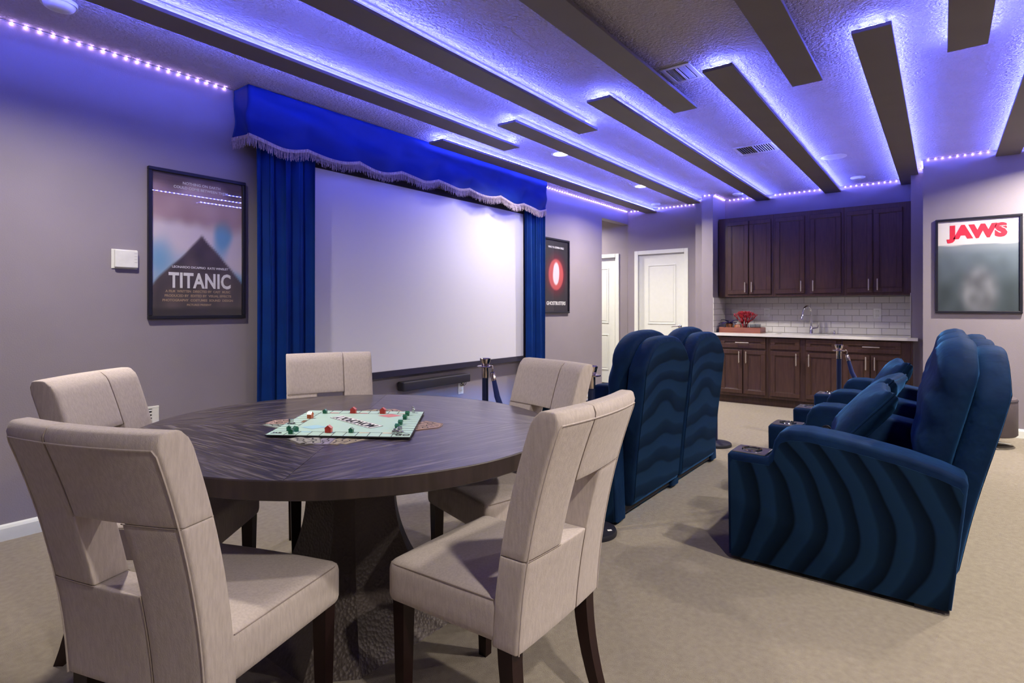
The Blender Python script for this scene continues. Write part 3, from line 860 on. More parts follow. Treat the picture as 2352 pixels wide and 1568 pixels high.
# countertop with a cut-out for the sink
t = thing('countertop', 'white quartz countertop on the wet bar base cabinets', 'countertop', (0, 0, .868))
cx0, cz0, cz1 = 7.36, 0, .032
sk = (7.50, 7.86, 1.12, 1.66)
bm = bmesh.new()
box(bm, cx0, sk[0], .205, 2.4095, cz0, cz1)
box(bm, sk[1], WX - .001, .2705, 2.4095, cz0, cz1)
box(bm, sk[0], sk[1], .2705, sk[2], cz0, cz1); box(bm, sk[0], sk[1], sk[3], 2.4095, cz0, cz1)
bm_obj('slab', bm, M['counter'], t)
t = thing('sink', 'steel undermount sink in the white countertop', 'sink', (7.68, 1.39, .70))
bm = bmesh.new()
box(bm, -.18, .18, -.27, .27, 0, .006)
for q in ((-.18, -.174, -.27, .27), (.174, .18, -.27, .27), (-.174, .174, -.27, -.264), (-.174, .174, .264, .27)): box(bm, *q, .006, .168)
bm_obj('basin', bm, M['steel'], t)
latheo('drain', [(0, .008), (.03, .008), (.032, .006), (0, .006)], M['chrome'], t)
# faucet
t = thing('faucet', 'tall chrome gooseneck faucet on the countertop', 'faucet', (7.90, 1.315, .90))
latheo('base', [(0, 0), (.027, 0), (.027, .008), (.022, .014), (.020, .085), (.017, .095), (0, .095)], M['chrome'], t)
pts = [(0, 0, .09), (0, 0, .24)]
for k in range(13):
    a = math.pi * k / 12
    pts.append((-.055 + .055 * math.cos(a), .035 - .035 * math.cos(a), .27 + .075 * math.sin(a)))
pts += [(-.112, .075, .235)]
tubeo('spout', pts, .0125, M['chrome'], t, 12)
tubeo('spray_head', [(-.112, .075, .245), (-.118, .080, .215), (-.124, .085, .175)], [.015, .018, .019], M['chrome'], t, 12)
tubeo('lever', [(0, -.018, .065), (0, -.05, .070), (0, -.075, .078)], [.010, .009, .008], M['chrome'], t)
tubeo('lever_arm', [(0, -.075, .078), (-.01, -.085, .11), (-.015, -.09, .15)], [.007, .006, .005], M['chrome'], t)
t = thing('soap_dispenser', 'small chrome soap button behind the sink', 'soap dispenser', (7.93, 1.06, .90))
latheo('stub', [(0, 0), (.018, 0), (.018, .02), (.012, .03), (.012, .045), (0, .045)], M['chrome'], t)
# backsplash: every subway tile its own piece
t = thing('backsplash', 'white subway tile backsplash between counter and upper cabinets', 'backsplash', (0, 0, .90)); t['kind'] = 'structure'
boxo('grout_bed', WX - .005, WX - .0005, .2705, 2.4095, 0, .472, M['grout'], t)
boxo('grout_bed', PX, WX - .005, 2.405, 2.4095, 0, .472, M['grout'], t)
tw, thh, gp = .1524, .0762, .003
tiles = {}
def tile(w_, loc, side):
    key = (round(w_, 3), side)
    if key not in tiles:
        bm = bmesh.new()
        if side == 'b': box(bm, -.007, 0, 0, w_ - gp, 0, thh - gp, .0015, 1)
        else: box(bm, 0, w_ - gp, -.007, 0, 0, thh - gp, .0015, 1)
        o = bm_obj('tile', bm, M['tile'], t); tiles[key] = o.data
    else:
        o = bpy.data.objects.new('tile', tiles[key]); COL.objects.link(o); o.parent = t
    o.location = loc
for r_ in range(6):
    z = .004 + r_ * (thh + .0008)
    y = 2.404; first = True
    while y > .275:
        wd = tw * (.5 if (first and r_ % 2) else 1); wd = min(wd, y - .271)
        first = False
        if wd > .02: tile(wd, (WX - .0045, y - wd, z), 'b')
        y -= wd
    x = WX - .013; first = True
    while x > PX + .02:
        wd = tw * (.5 if (first and r_ % 2) else 1); wd = min(wd, x - PX); first = False
        if wd > .02: tile(wd, (x - wd, 2.4055, z), 's')
        x -= wd
boxo('edge_trim', PX - .004, WX - .014, .2705, .2755, 0, .49, M['tile'], t)
outlet('wall_outlet', (WX - .0125, 1.857, 1.16), R(-90), 'white wall outlet on the backsplash beside the red coral')
outlet('wall_outlet', (WX - .0125, .617, 1.16), R(-90), 'white wall outlet on the backsplash at the alcove end', .082, .122)

# tray with decor
TX, TY = 7.70, 2.10
t = thing('tray', 'reddish wooden tray at the end of the countertop', 'tray', (TX, TY, .90))
boxo('base', -.14, .14, -.26, .26, 0, .012, M['tray'], t)
for (a, b, c, d) in ((-.14, -.128, -.26, .26), (.128, .14, -.26, .26), (-.128, .128, -.26, -.248), (-.128, .128, .248, .26)):
    boxo('rim', a, b, c, d, .012, .07, M['tray'], t, bev=.003)
t = thing('coral_ornament', 'bright red branching coral ornament in the tray', 'ornament', (TX + .02, TY - .03, .912))
rnd = random.Random(5); bm = bmesh.new()
def branch(p, d, L, r_, dep):
    q = p + d * L
    tube(bm, [p, p + d * L * .5 + Vector((rnd.uniform(-.005, .005),) * 3), q], [r_, r_ * .85, r_ * .6], 5)
    if dep:
        for k in range(3):
            nd = (d + Vector((rnd.uniform(-.7, .7), rnd.uniform(-.7, .7), rnd.uniform(-.2, .7)))).normalized()
            branch(q, nd, L * .72, r_ * .65, dep - 1)
for k in range(7):
    a = k / 7 * 2 * math.pi
    branch(Vector((0, 0, .015)), Vector((.35 * math.cos(a), .4 * math.sin(a), 1.0)).normalized(), .105, .012, 3)
bmesh.ops.recalc_face_normals(bm, faces=bm.faces)
bm_obj('branches', bm, M['coral'], t, smooth=True)
latheo('foot', [(0, 0), (.045, 0), (.04, .014), (.015, .022), (0, .022)], M['coral'], t)
t = thing('leafy_ornament', 'dark indigo leaf ornament at the pier end of the tray', 'ornament', (TX - .01, TY + .16, .912))
latheo('pot', [(0, 0), (.030, 0), (.045, .10), (.042, .105), (0, .10)], M['amber'], t)
for k in range(11):
    a = k / 11 * 2 * math.pi; el = rnd.uniform(.5, 1.1)
    d = Vector((math.cos(a), math.sin(a), 0)); L = rnd.uniform(.12, .17)
    bm = bmesh.new(); pr = None; n = 6; up = Vector((0, 0, 1)); sd = d.cross(up)
    ring = []
    for i in range(n + 1):
        u = i / n
        c = d * L * u + up * (.10 + L * el * u - .10 * u * u)
        wd = .016 * math.sin(math.pi * min(.97, u * .9 + .12)) + .001
        ring.append([bm.verts.new(c - sd * wd), bm.verts.new(c - up * .006), bm.verts.new(c + sd * wd), bm.verts.new(c + up * .002)])
    for A, B in zip(ring, ring[1:]):
        for e in range(4): bm.faces.new((A[e], A[(e + 1) % 4], B[(e + 1) % 4], B[e]))
    bmesh.ops.recalc_face_normals(bm, faces=bm.faces)
    bm_obj('leaf', bm, M['indigo'], t, smooth=True)
t = thing('amber_jar', 'round amber jar behind the tray rim', 'jar', (TX - .065, TY + .035, .912))
latheo('jar_body', [(0, 0), (.038, 0), (.046, .02), (.046, .075), (.036, .09), (.036, .10), (0, .10)], M['amber'], t)
latheo('lid', [(0, .10), (.038, .10), (.038, .112), (.010, .118), (.008, .128), (0, .13)], M['nickel'], t)
for (dx, dy, lab) in ((-.085, -.075, 'clear drinking glass in the tray beside the amber jar'), (-.07, -.15, 'clear drinking glass in the tray, second from the tray end'), (.03, -.19, 'clear drinking glass at the outlet end of the tray')):
    t = thing('drinking_glass', lab, 'glass', (TX + dx, TY + dy, .912), 0, 'drinking glasses in the tray')
    latheo('bowl', [(0, 0), (.028, 0), (.030, .004), (.037, .105), (.0355, .105), (.028, .008), (0, .008)], M['glass'], t)

# ------------------------------------------------------------------ round table
TCX, TCY = 1.364, 1.868
LA = R(37.77 - 90)          # long axis of the slightly oval top
RA, RB = .812, .735
TZ = .76
t = thing('dining_table', 'round dark oak pedestal table set with a board game', 'table', (TCX, TCY, 0), 0)
ax = Vector((.946 * math.sin(R(37.77)) - .325 * math.cos(R(37.77)), -.946 * math.cos(R(37.77)) - .325 * math.sin(R(37.77)))).normalized()
ay = Vector((-ax.y, ax.x))
def oval(a, k=1.0, d=0.0):
    # a: world angle; point on the oval outline in that direction
    u = Vector((math.cos(a), math.sin(a))); p_ = u.dot(ax) / (RA + d); q = u.dot(ay) / (RB + d)
    r_ = 1 / math.sqrt(p_ * p_ + q * q)
    return u * r_ * k
seams = [R(220), R(308), R(400), R(490)]
for i in range(4):
    a0, a1 = seams[i] + .0012, (seams[(i + 1) % 4] + (2 * math.pi if i == 3 else 0)) - .0012
    am = (a0 + a1) / 2
    bm = bmesh.new(); n = 40
    def loc(p_, z):   # wedge-local frame: X along the wedge's bisector normal (grain runs across)
        g_ = am + math.pi / 2 + (R(8) if i % 2 else R(-6))
        c, s = math.cos(-g_), math.sin(-g_)
        return (p_[0] * c - p_[1] * s, p_[0] * s + p_[1] * c, z)
    top = [bm.verts.new(loc((0, 0), TZ))]; lo = [bm.verts.new(loc((0, 0), TZ - .02))]
    for k in range(n + 1):
        a = a0 + (a1 - a0) * k / n
        top.append(bm.verts.new(loc(oval(a, 1, -.004), TZ))); lo.append(bm.verts.new(loc(oval(a, 1, -.004), TZ - .02)))
    bm.faces.new(top); bm.faces.new(lo[::-1])
    for k in range(len(top)):
        k2 = (k + 1) % len(top); bm.faces.new((top[k2], top[k], lo[k], lo[k2]))
    bmesh.ops.recalc_face_normals(bm, faces=bm.faces)
    o = bm_obj('top_wedge', bm, M['oak'], t)
    o.rotation_euler = (0, 0, am + math.pi / 2 + (R(8) if i % 2 else R(-6)))
bm = bmesh.new(); n = 120; prof = [(-.03, -.022), (-.0035, -.022), (-.0035, -.001), (-.002, 0), (0, -.003), (0, -.052), (-.006, -.056), (-.12, -.056), (-.12, -.022)]
rings = [[bm.verts.new((*oval(2 * math.pi * k / n, 1, p_[0]), TZ + p_[1])) for p_ in prof] for k in range(n)]
for k in range(n):
    A, B = rings[k], rings[(k + 1) % n]
    for e in range(len(prof)): bm.faces.new((A[e], A[(e + 1) % len(prof)], B[(e + 1) % len(prof)], B[e]))
bmesh.ops.recalc_face_normals(bm, faces=bm.faces)
bm_obj('rim', bm, M['rim'], t, smooth=True, angle=30)
bm = bmesh.new(); n = 80
A = [bm.verts.new((*oval(2 * math.pi * k / n, 1, -.10), TZ - .022)) for k in range(n)]; B = [bm.verts.new((*oval(2 * math.pi * k / n, 1, -.10), TZ - .05)) for k in range(n)]
bm.faces.new(A); bm.faces.new(B[::-1])
for k in range(n): bm.faces.new((A[(k + 1) % n], A[k], B[k], B[(k + 1) % n]))
bmesh.ops.recalc_face_normals(bm, faces=bm.faces)
bm_obj('underside', bm, M['rim'], t)
# hourglass pedestal, square with chamfered corners
def ped(z):
    u = z / (TZ - .05)
    if u < .72: h = .145 + (.355 - .145) * (1 - u / .72) ** 2.1
    else: h = .145 + .028 * ((u - .72) / .28) ** 1.6
    return h
bm = bmesh.new(); rows = []; n = 26
for j in range(n + 1):
    z = (TZ - .05) * j / n; h = ped(z); c = h * .36
    rows.append([bm.verts.new((x, y, z)) for (x, y) in ((h, -h + c), (h, h - c), (h - c, h), (-h + c, h), (-h, h - c), (-h, -h + c), (-h + c, -h), (h - c, -h))])
for A, B in zip(rows, rows[1:]):
    for k in range(8): bm.faces.new((A[k], A[(k + 1) % 8], B[(k + 1) % 8], B[k]))
bm.faces.new(rows[0][::-1]); bm.faces.new(rows[-1])
bm_obj('pedestal', bm, M['hammered'], t, smooth=True, angle=25)

# ------------------------------------------------------------------ dining chairs
def make_chair():
    t = thing('dining_chair', 'x', 'chair', (0, 0, 0), 0, 'linen dining chairs around the table')
    HW = .222; ZT = .975; Z0 = .352; TH_ = .084; hh = .070; hz0, hz1 = .594, .767
    def bend(p):
        # local panel coords -> chair space; y=0 is the middle of the back thickness
        x, y, z = p
        u = (z - Z0) / (ZT - Z0)
        # outer edge rounding
        d = ZT - z; Rr = .042
        if d < Rr:
            k = max(.0, d / Rr); f = .25 + .75 * math.sqrt(max(0, 1 - (1 - k) ** 2)); y *= f
        d = HW - abs(x); Rr = .014
        if d < Rr:
            k = max(.0, d / Rr); f = .80 + .20 * math.sqrt(max(0, 1 - (1 - k) ** 2)); y *= f
        lean = -.190 - .030 * u - .105 * u * u
        scoop = -.022 * (1 - (x / HW) ** 2) * (.25 + .75 * u)
        taper = 1 - .02 * (1 - u)
        return (x * taper, y + lean + scoop + .005, z)
    def panel(x0, x1, z0, z1):
        cx, cz = (x0 + x1) / 2, (z0 + z1) / 2
        bm = bmesh.new()
        softbox(bm, (x1 - x0) / 2 - .0004, TH_ / 2, (z1 - z0) / 2 - .0004, .005, .017, lambda p: bend((p[0] + cx, p[1], p[2] + cz)))
        return bm_obj('back_panel', bm, M['linen'], t, smooth=True)
    panel(-hh, HW, hz1, ZT); panel(hh, HW, Z0, hz1); panel(-HW, hh, Z0, hz0); panel(-HW, -hh, hz0, ZT)
    # seam piping on both faces of the back along the pinwheel joints
    for (a, b) in (((-hh, hz1), (-hh, ZT - .004)), ((hh, hz1), (HW - .004, hz1)), ((hh, hz0), (hh, Z0 + .004)), ((-hh, hz0), (-HW + .004, hz0))):
        bm = bmesh.new()
        for s in (-1, 1):
            pts = []
            for k in range(15):
                x = a[0] + (b[0] - a[0]) * k / 14; z = a[1] + (b[1] - a[1]) * k / 14
                pts.append(bend((x, s * (TH_ / 2 + .0002), z)))
            tube(bm, pts, .0011, 5)
        bmesh.ops.recalc_face_normals(bm, faces=bm.faces)
        bm_obj('seam', bm, M['seam'], t, smooth=True)
    # edge piping around the rear and front outline
    E_ = .009; zt_ = ZT - .034; pts = []
    for k in range(19): pts.append(bend((-HW + E_, -TH_ / 2, Z0 + (zt_ - .012 - Z0) * k / 18)))
    for k in range(14): pts.append(bend((-HW + E_ + .006 + (2 * HW - 2 * E_ - .012) * k / 13, -TH_ / 2, zt_)))
    for k in range(19): pts.append(bend((HW - E_, -TH_ / 2, zt_ - .012 - (zt_ - .012 - Z0) * k / 18)))
    tubeo('piping', pts, .0022, M['linen'], t, 6)
    for sx in (-1, 1):
        tubeo('piping', [bend((sx * (HW - .004), TH_ / 2 - .003, Z0 + .12 + (ZT - .02 - Z0 - .12) * k / 20)) for k in range(21)], .0022, M['linen'], t, 6)
    # seat
    def sd(p):
        x, y, z = p
        if z > 0: z += .012 * (1 - (x / .23) ** 2) * (1 - (y / .24) ** 2)
        x *= 1 + .045 * y / .23
        return (x, y, z)
    softo('seat', .224, .212, .062, .026, M['linen'], t, (0, .026, .418), .025, sd)
    pts = [(-.213, -.15, .4725), (-.220, .0, .4730), (-.227, .205, .4710), (-.220, .229, .4700), (.220, .229, .4700), (.227, .205, .4710), (.220, .0, .4730), (.213, -.15, .4725)]
    tubeo('seat_seam', pts, .0016, M['seam'], t, 5)
    # legs
    for s in (-1, 1):
        bm = bmesh.new()
        for (z, h) in ((0, 0),): pass
        rows = []
        for (z, h, dy) in ((0, .0155, 0), (.15, .0185, 0), (.36, .0225, 0)):
            x, y = s * .192, .205 + dy
            rows.append([bm.verts.new((x + a * h, y + b * h, z)) for (a, b) in ((-1, -1), (1, -1), (1, 1), (-1, 1))])
        for A, B in zip(rows, rows[1:]):
            for k in range(4): bm.faces.new((A[k], A[(k + 1) % 4], B[(k + 1) % 4], B[k]))
        bm.faces.new(rows[0][::-1]); bm.faces.new(rows[-1])
        bm_obj('leg', bm, M['espresso'], t)
        bm = bmesh.new(); rows = []
        for k in range(8):
            u = k / 7; z = .365 * u; h = .0165 + .007 * u; y = -.262 + .075 * (1 - (1 - u) ** 2)
            x = s * .192
            rows.append([bm.verts.new((x + a * h, y + b * h, z)) for (a, b) in ((-1, -1), (1, -1), (1, 1), (-1, 1))])
        for A, B in zip(rows, rows[1:]):
            for k in range(4): bm.faces.new((A[k], A[(k + 1) % 4], B[(k + 1) % 4], B[k]))
        bm.faces.new(rows[0][::-1]); bm.faces.new(rows[-1])
        bm_obj('leg', bm, M['espresso'], t)
    return t
ch0 = make_chair()
spots = [(.684, 1.534, -69.9, 'linen dining chair in the near left corner, turned away from the camera'),
         (1.307, 1.067, 1.6, 'linen dining chair nearest the front recliners, its seat fully in view'),
         (.875, 2.311, -140.8, 'linen dining chair by the wall below the ship poster'),
         (1.654, 2.399, 151.3, 'linen dining chair across the table in front of the screen'),
         (1.878, 1.521, 74.3, 'linen dining chair beside the chrome rope posts, facing the table')]
kids0 = [k for k in bpy.data.objects if k.parent == ch0]
for i, (x, y, a, lab) in enumerate(spots):
    if i == 0: c = ch0
    else:
        c = ch0.copy(); COL.objects.link(c)
        for k in kids0:
            q = k.copy(); COL.objects.link(q); q.parent = c
    c.location = (x, y, 0); c.rotation_euler = (0, 0, R(a)); c['label'] = lab

# ------------------------------------------------------------------ board game
BC = [Vector(p) for p in ((1.024, 1.909), (1.317, 1.471), (1.679, 1.786), (1.391, 2.210))]   # front-left, front-right, back-right, back-left
BO = (BC[0] + BC[1] + BC[2] + BC[3]) / 4
def bpt(u, v):   # u along the front edge, v to the back
    p_ = (BC[0] * (1 - u) + BC[1] * u) * (1 - v) + (BC[3] * (1 - u) + BC[2] * u) * v
    return p_
t = thing('game_board', 'mint green square board game lying open on the table', 'board game', (BO.x, BO.y, TZ + .0048))
def lb(u, v, z): q = bpt(u, v) - BO; return (q.x, q.y, z)
bm = bmesh.new()
A = [bm.verts.new(lb(u, v, .0)) for (u, v) in ((0, 0), (1, 0), (1, 1), (0, 1))]; B = [bm.verts.new(lb(u, v, .0045)) for (u, v) in ((0, 0), (1, 0), (1, 1), (0, 1))]
bm.faces.new(A[::-1]); bm.faces.new(B)
for k in range(4): bm.faces.new((A[k], A[(k + 1) % 4], B[(k + 1) % 4], B[k]))
bm_obj('card', bm, M['ink'], t)
def bquad(name, u0, v0, u1, v1, z, m_, par=None, hole=None):
    bm = bmesh.new()
    V = [bm.verts.new(lb(u, v, z)) for (u, v) in ((u0, v0), (u1, v0), (u1, v1), (u0, v1))]
    W = [bm.verts.new(lb(u, v, z - .0004)) for (u, v) in ((u0, v0), (u1, v0), (u1, v1), (u0, v1))]
    bm.faces.new(V); bm.faces.new(W[::-1])
    for k in range(4): bm.faces.new((W[k], W[(k + 1) % 4], V[(k + 1) % 4], V[k]))
    return bm_obj(name, bm, m_, par or t)
bquad('playing_face', .004, .004, .996, .996, .0050, M['mint'])
# ruled lines: inner square, cell dividers
def bline(u0, v0, u1, v1, w_=.0022):
    du, dv = u1 - u0, v1 - v0
    if abs(du) > abs(dv): bquad('rule', u0, v0 - w_, u1, v0 + w_, .0054, M['ink'])
    else: bquad('rule', u0 - w_, v0, u0 + w_, v1, .0054, M['ink'])
e = .13
for (a, b, c, d) in ((e, e, 1 - e, e), (e, 1 - e, 1 - e, 1 - e), (e, e, e, 1 - e), (1 - e, e, 1 - e, 1 - e)): bline(a, b, c, d)
st = (1 - 2 * e) / 9
for k in range(10):
    q = e + k * st
    bline(q, 0.004, q, e); bline(q, 1 - e, q, .996); bline(.004, q, e, q); bline(1 - e, q, .996, q)
bars = dict(brown=M['paperbrown'], blue=M['paperblue'], rose=M['paperpink'], grey=M['notegrey'], green=M['green'], cream=M['notecream'])
for k, nm in ((0, 'blue'), (1, 'blue'), (3, 'blue'), (6, 'cream'), (8, 'cream')): bquad('colour_bar', e + k * st + .006, e - .026, e + (k + 1) * st - .006, e - .003, .0056, bars[nm])
for k, nm in ((1, 'rose'), (3, 'rose'), (4, 'rose'), (6, 'cream'), (8, 'cream')): bquad('colour_bar', e + k * st + .006, 1 - e + .003, e + (k + 1) * st - .006, 1 - e + .026, .0056, bars[nm])
for k, nm in ((4, 'brown'), (6, 'rose')): bquad('colour_bar', e - .030, e + k * st + .006, e - .003, e + (k + 1) * st - .006, .0056, bars[nm])
for k, nm in ((1, 'green'), (2, 'green'), (6, 'green')): bquad('colour_bar', 1 - e + .003, e + k * st + .006, 1 - e + .026, e + (k + 1) * st - .006, .0056, bars[nm])
for nm, uc, vc, m_ in (('card_space', .26, .29, M['paperblue']), ('card_space', .74, .79, M['paperpink'])):
    bm = bmesh.new()
    V = [bm.verts.new(lb(uc + du, vc + dv, .0055)) for (du, dv) in ((-.10, -.005), (.0, -.075), (.10, .005), (0, .075))]
    bm.faces.new(V); bm_obj(nm, bm, m_, t)
# title banner along the diagonal
fx = (BC[1] - BC[0]); 
pa, pb = Vector(bpt(.33, .70)), Vector(bpt(.70, .33))
dr = (pb - pa); ang = math.atan2(dr.y, dr.x) + math.pi
mid = (pa + pb) / 2 - BO
def banner(hl, hw_, z, m_):
    bm = bmesh.new(); d = dr.normalized(); n_ = Vector((-d.y, d.x))
    V = [bm.verts.new((mid.x + d.x * a * hl + n_.x * b * hw_, mid.y + d.y * a * hl + n_.y * b * hw_, z)) for (a, b) in ((-1, -1), (1, -1), (1, 1), (-1, 1))]
    bm.faces.new(V); return bm_obj('banner', bm, m_, t)
banner(.150, .030, .0056, M['ink']); banner(.147, .0275, .0060, M['paper'])
text_obj('lettering', 'MONOPOLY', .058, M['ink'], t, (mid.x, mid.y, .0064), (0, 0, ang), .84, .0016)
# sundry small print in the corners
text_obj('lettering', 'GO', .035, M['ink'], t, lb(.94, .06, .0060), (0, 0, math.atan2(fx.y, fx.x)), 1, .0006)
text_obj('lettering', 'JAIL', .022, M['ink'], t, lb(.065, .065, .0060), (0, 0, math.atan2(fx.y, fx.x)), 1, .0006)

def house(x, y, big, m_, label, rz):
    t = thing('game_hotel' if big else 'game_house', label, 'game piece', (x, y, TZ + .0106), rz, 'plastic houses and hotels on the board')
    w_, d_, h_ = (.011, .0085, .016) if big else (.0075, .0075, .011)
    bm = bmesh.new(); prism(bm, [(-w_, 0), (w_, 0), (w_, h_), (0, h_ + w_ * .8), (-w_, h_)], -d_, d_, 'y'); bm_obj('walls', bm, m_, t)
    bm = bmesh.new(); prism(bm, [(-w_ - .0012, h_ - .001), (0, h_ + w_ * .8), (w_ + .0012, h_ - .001), (w_ + .0012, h_ + .0006), (0, h_ + w_ * .8 + .0018), (-w_ - .0012, h_ + .0006)], -d_ - .001, d_ + .001, 'y'); bm_obj('roof', bm, m_, t)
    return t
ba = math.atan2(fx.y, fx.x)
house(1.185, 1.760, True, M['hotel'], 'red plastic hotel on the front edge of the board', ba)
house(1.468, 2.000, True, M['hotel'], 'red plastic hotel on the back edge, nearer the ship poster', ba)
house(1.539, 1.891, True, M['hotel'], 'red plastic hotel on the back edge beside the rose card space', ba)
house(1.292, 2.047, True, M['orange'], 'orange plastic hotel in the back left part of the board', ba + 1.5)
house(1.391, 2.092, False, M['green'], 'green plastic house alone on the back edge of the board', ba)
house(1.235, 1.695, False, M['green'], 'green plastic house alone on the front edge of the board', ba)
for i, (x, y, lab) in enumerate(((1.574, 1.775, 'rearmost green house of the row on the right board edge'), (1.518, 1.726, 'second green house from the back of the right row'),
                                 (1.434, 1.657, 'third green house from the back of the right row'), (1.380, 1.612, 'front green house of the row on the right board edge'))):
    house(x, y, False, M['green'], lab, ba + 1.57)
house(1.112, 1.901, False, M['green'], 'green house in the front left corner, behind its twin', ba + .4)
house(1.122, 1.872, False, M['green'], 'green house in the front left corner, right of its twin', ba + 1.0)
house(1.090, 1.849, False, M['green'], 'green house lying nearest the front left corner', ba + .2)
# metal tokens
def token(x, y, kind, label, rz=0):
    t = thing('game_token', label, 'game token', (x, y, TZ + .0106), rz, 'metal tokens on the board')
    if kind == 'dog':
        softo('body', .012, .005, .006, .004, M['pewter'], t, (0, 0, .014), .01)
        softo('head', .005, .004, .005, .003, M['pewter'], t, (.014, 0, .022), .01)
        for (a, b) in ((-.009, -.003), (-.009, .003), (.009, -.003), (.009, .003)): tubeo('leg', [(a, b, 0), (a, b, .012)], .0018, M['pewter'], t, 6)
        tubeo('tail', [(-.011, 0, .017), (-.017, 0, .026)], [.0018, .001], M['pewter'], t, 6)
    elif kind == 'hat':
        latheo('brim', [(0, 0), (.014, 0), (.015, .002), (0, .003)], M['pewter'], t); latheo('crown', [(.009, .002), (.0095, .018), (0, .019)], M['pewter'], t)
    else:
        softo('body', .014, .006, .004, .003, M['pewter'], t, (0, 0, .009), .01); softo('cabin', .006, .005, .004, .003, M['pewter'], t, (-.003, 0, .015), .01)
        for (a, b) in ((-.009, -.006), (-.009, .006), (.009, -.006), (.009, .006)):
            w_ = latheo('wheel', [(0, -.0015), (.0045, -.0015), (.0045, .0015), (0, .0015)], M['pewter'], t, 12); w_.location = (a, b, .0045); w_.rotation_euler = (R(90), 0, 0)
token(1.186, 2.011, 'hat', 'pewter top hat token on the left edge of the board')
token(1.630, 1.800, 'dog', 'pewter dog token in the far right corner of the board', 1)
token(1.318, 1.548, 'car', 'pewter car token in the front right corner of the board', ba)
token(1.345, 1.560, 'hat', 'pewter top hat token in the front right corner of the board')
# play money fans
note_me = {}
def note(x, y, rz, m_, label, lift):
    if m_.name not in note_me:
        bm = bmesh.new(); n = 6; V = []
        for i in range(n + 1):
            xx = -.05 + .10 * i / n
            V.append([bm.verts.new((xx, -.026, -.0000 + .0004 * (i / n) ** 2)), bm.verts.new((xx, .026, -.0000 + .0004 * (i / n) ** 2))])
        for A, B in zip(V, V[1:]): bm.faces.new((A[0], B[0], B[1], A[1]))
        bmesh.ops.solidify(bm, geom=bm.faces[:], thickness=.0003)
        me = bpy.data.meshes.new('bill'); bm.to_mesh(me); bm.free(); me.materials.append(m_); note_me[m_.name] = me
        bm = bmesh.new()
        for (a, b, c, d) in ((-.047, .047, -.0245, -.0228), (-.047, .047, .0228, .0245), (-.047, -.0453, -.0228, .0228), (.0453, .047, -.0228, .0228), (.018, .038, -.003, .003), (-.038, -.018, -.003, .003)):
            V = [bm.verts.new(q) for q in ((a, c, (.0006)), (b, c, (.0006)), (b, d, (.0006)), (a, d, (.0006)))]; bm.faces.new(V)
        for k in range(16):
            pass
        lathe(bm, [(.0095, (.0006)), (.0135, (.0006))], 20)
        me2 = bpy.data.meshes.new('bill_print'); bm.to_mesh(me2); bm.free(); me2.materials.append(M['ink']); note_me[m_.name + 'p'] = me2
    t = thing('play_money', label, 'play money', (x, y, TZ + .0004 + lift * .0009), rz, 'fanned play money bills')
    for nm, k in (('bill', m_.name), ('bill_print', m_.name + 'p')):
        o = bpy.data.objects.new(nm, note_me[k]); COL.objects.link(o); o.parent = t
nf = Vector((BC[0] - BC[3])).normalized()       # outward over the front edge
nr_ = Vector((BC[1] - BC[0])).normalized()      # outward over the right edge
def fan(base_uv, outward, angs, mats, tag_):
    c = bpt(*base_uv)
    names = ['first', 'second', 'third', 'fourth', 'fifth', 'sixth']
    for i, (a, sh_, m_) in enumerate(zip(angs, range(len(angs)), mats)):
        o = math.atan2(outward.y, outward.x) + R(a)
        side = Vector((-outward.y, outward.x))
        k = (i - (len(angs) - 1) / 2)
        p_ = c + outward * (.045 - .006 * abs(k)) + side * k * -.045
        cn = {'note_pink': 'pink', 'note_grey': 'pale grey', 'note_lilac': 'lilac', 'note_cream': 'cream', 'note_mint': 'mint'}[m_.name]
        note(p_.x, p_.y, o, m_, f'{cn} play money bill, {names[i]} in the fan {tag_}', i)
P_, G_, Li, Cr, Mi = M['notepink'], M['notegrey'], M['notelilac'], M['notecream'], M['notemint']
fan((.45, .0), nf, (-38, -18, 0, 20, 42), (Cr, Cr, Li, G_, G_)[::1], 'at the front of the board')
fan((1.0, .50), nr_, (-32, 0, 34), (P_, P_, P_), 'right of the board')
fan((.0, .52), -nr_, (-30, 0, 32), (P_, P_, Mi)[::-1], 'left of the board')
fan((.60, 1.0), -nf, (-36, -12, 12, 36), (Cr, Cr, Mi, P_), 'behind the board')

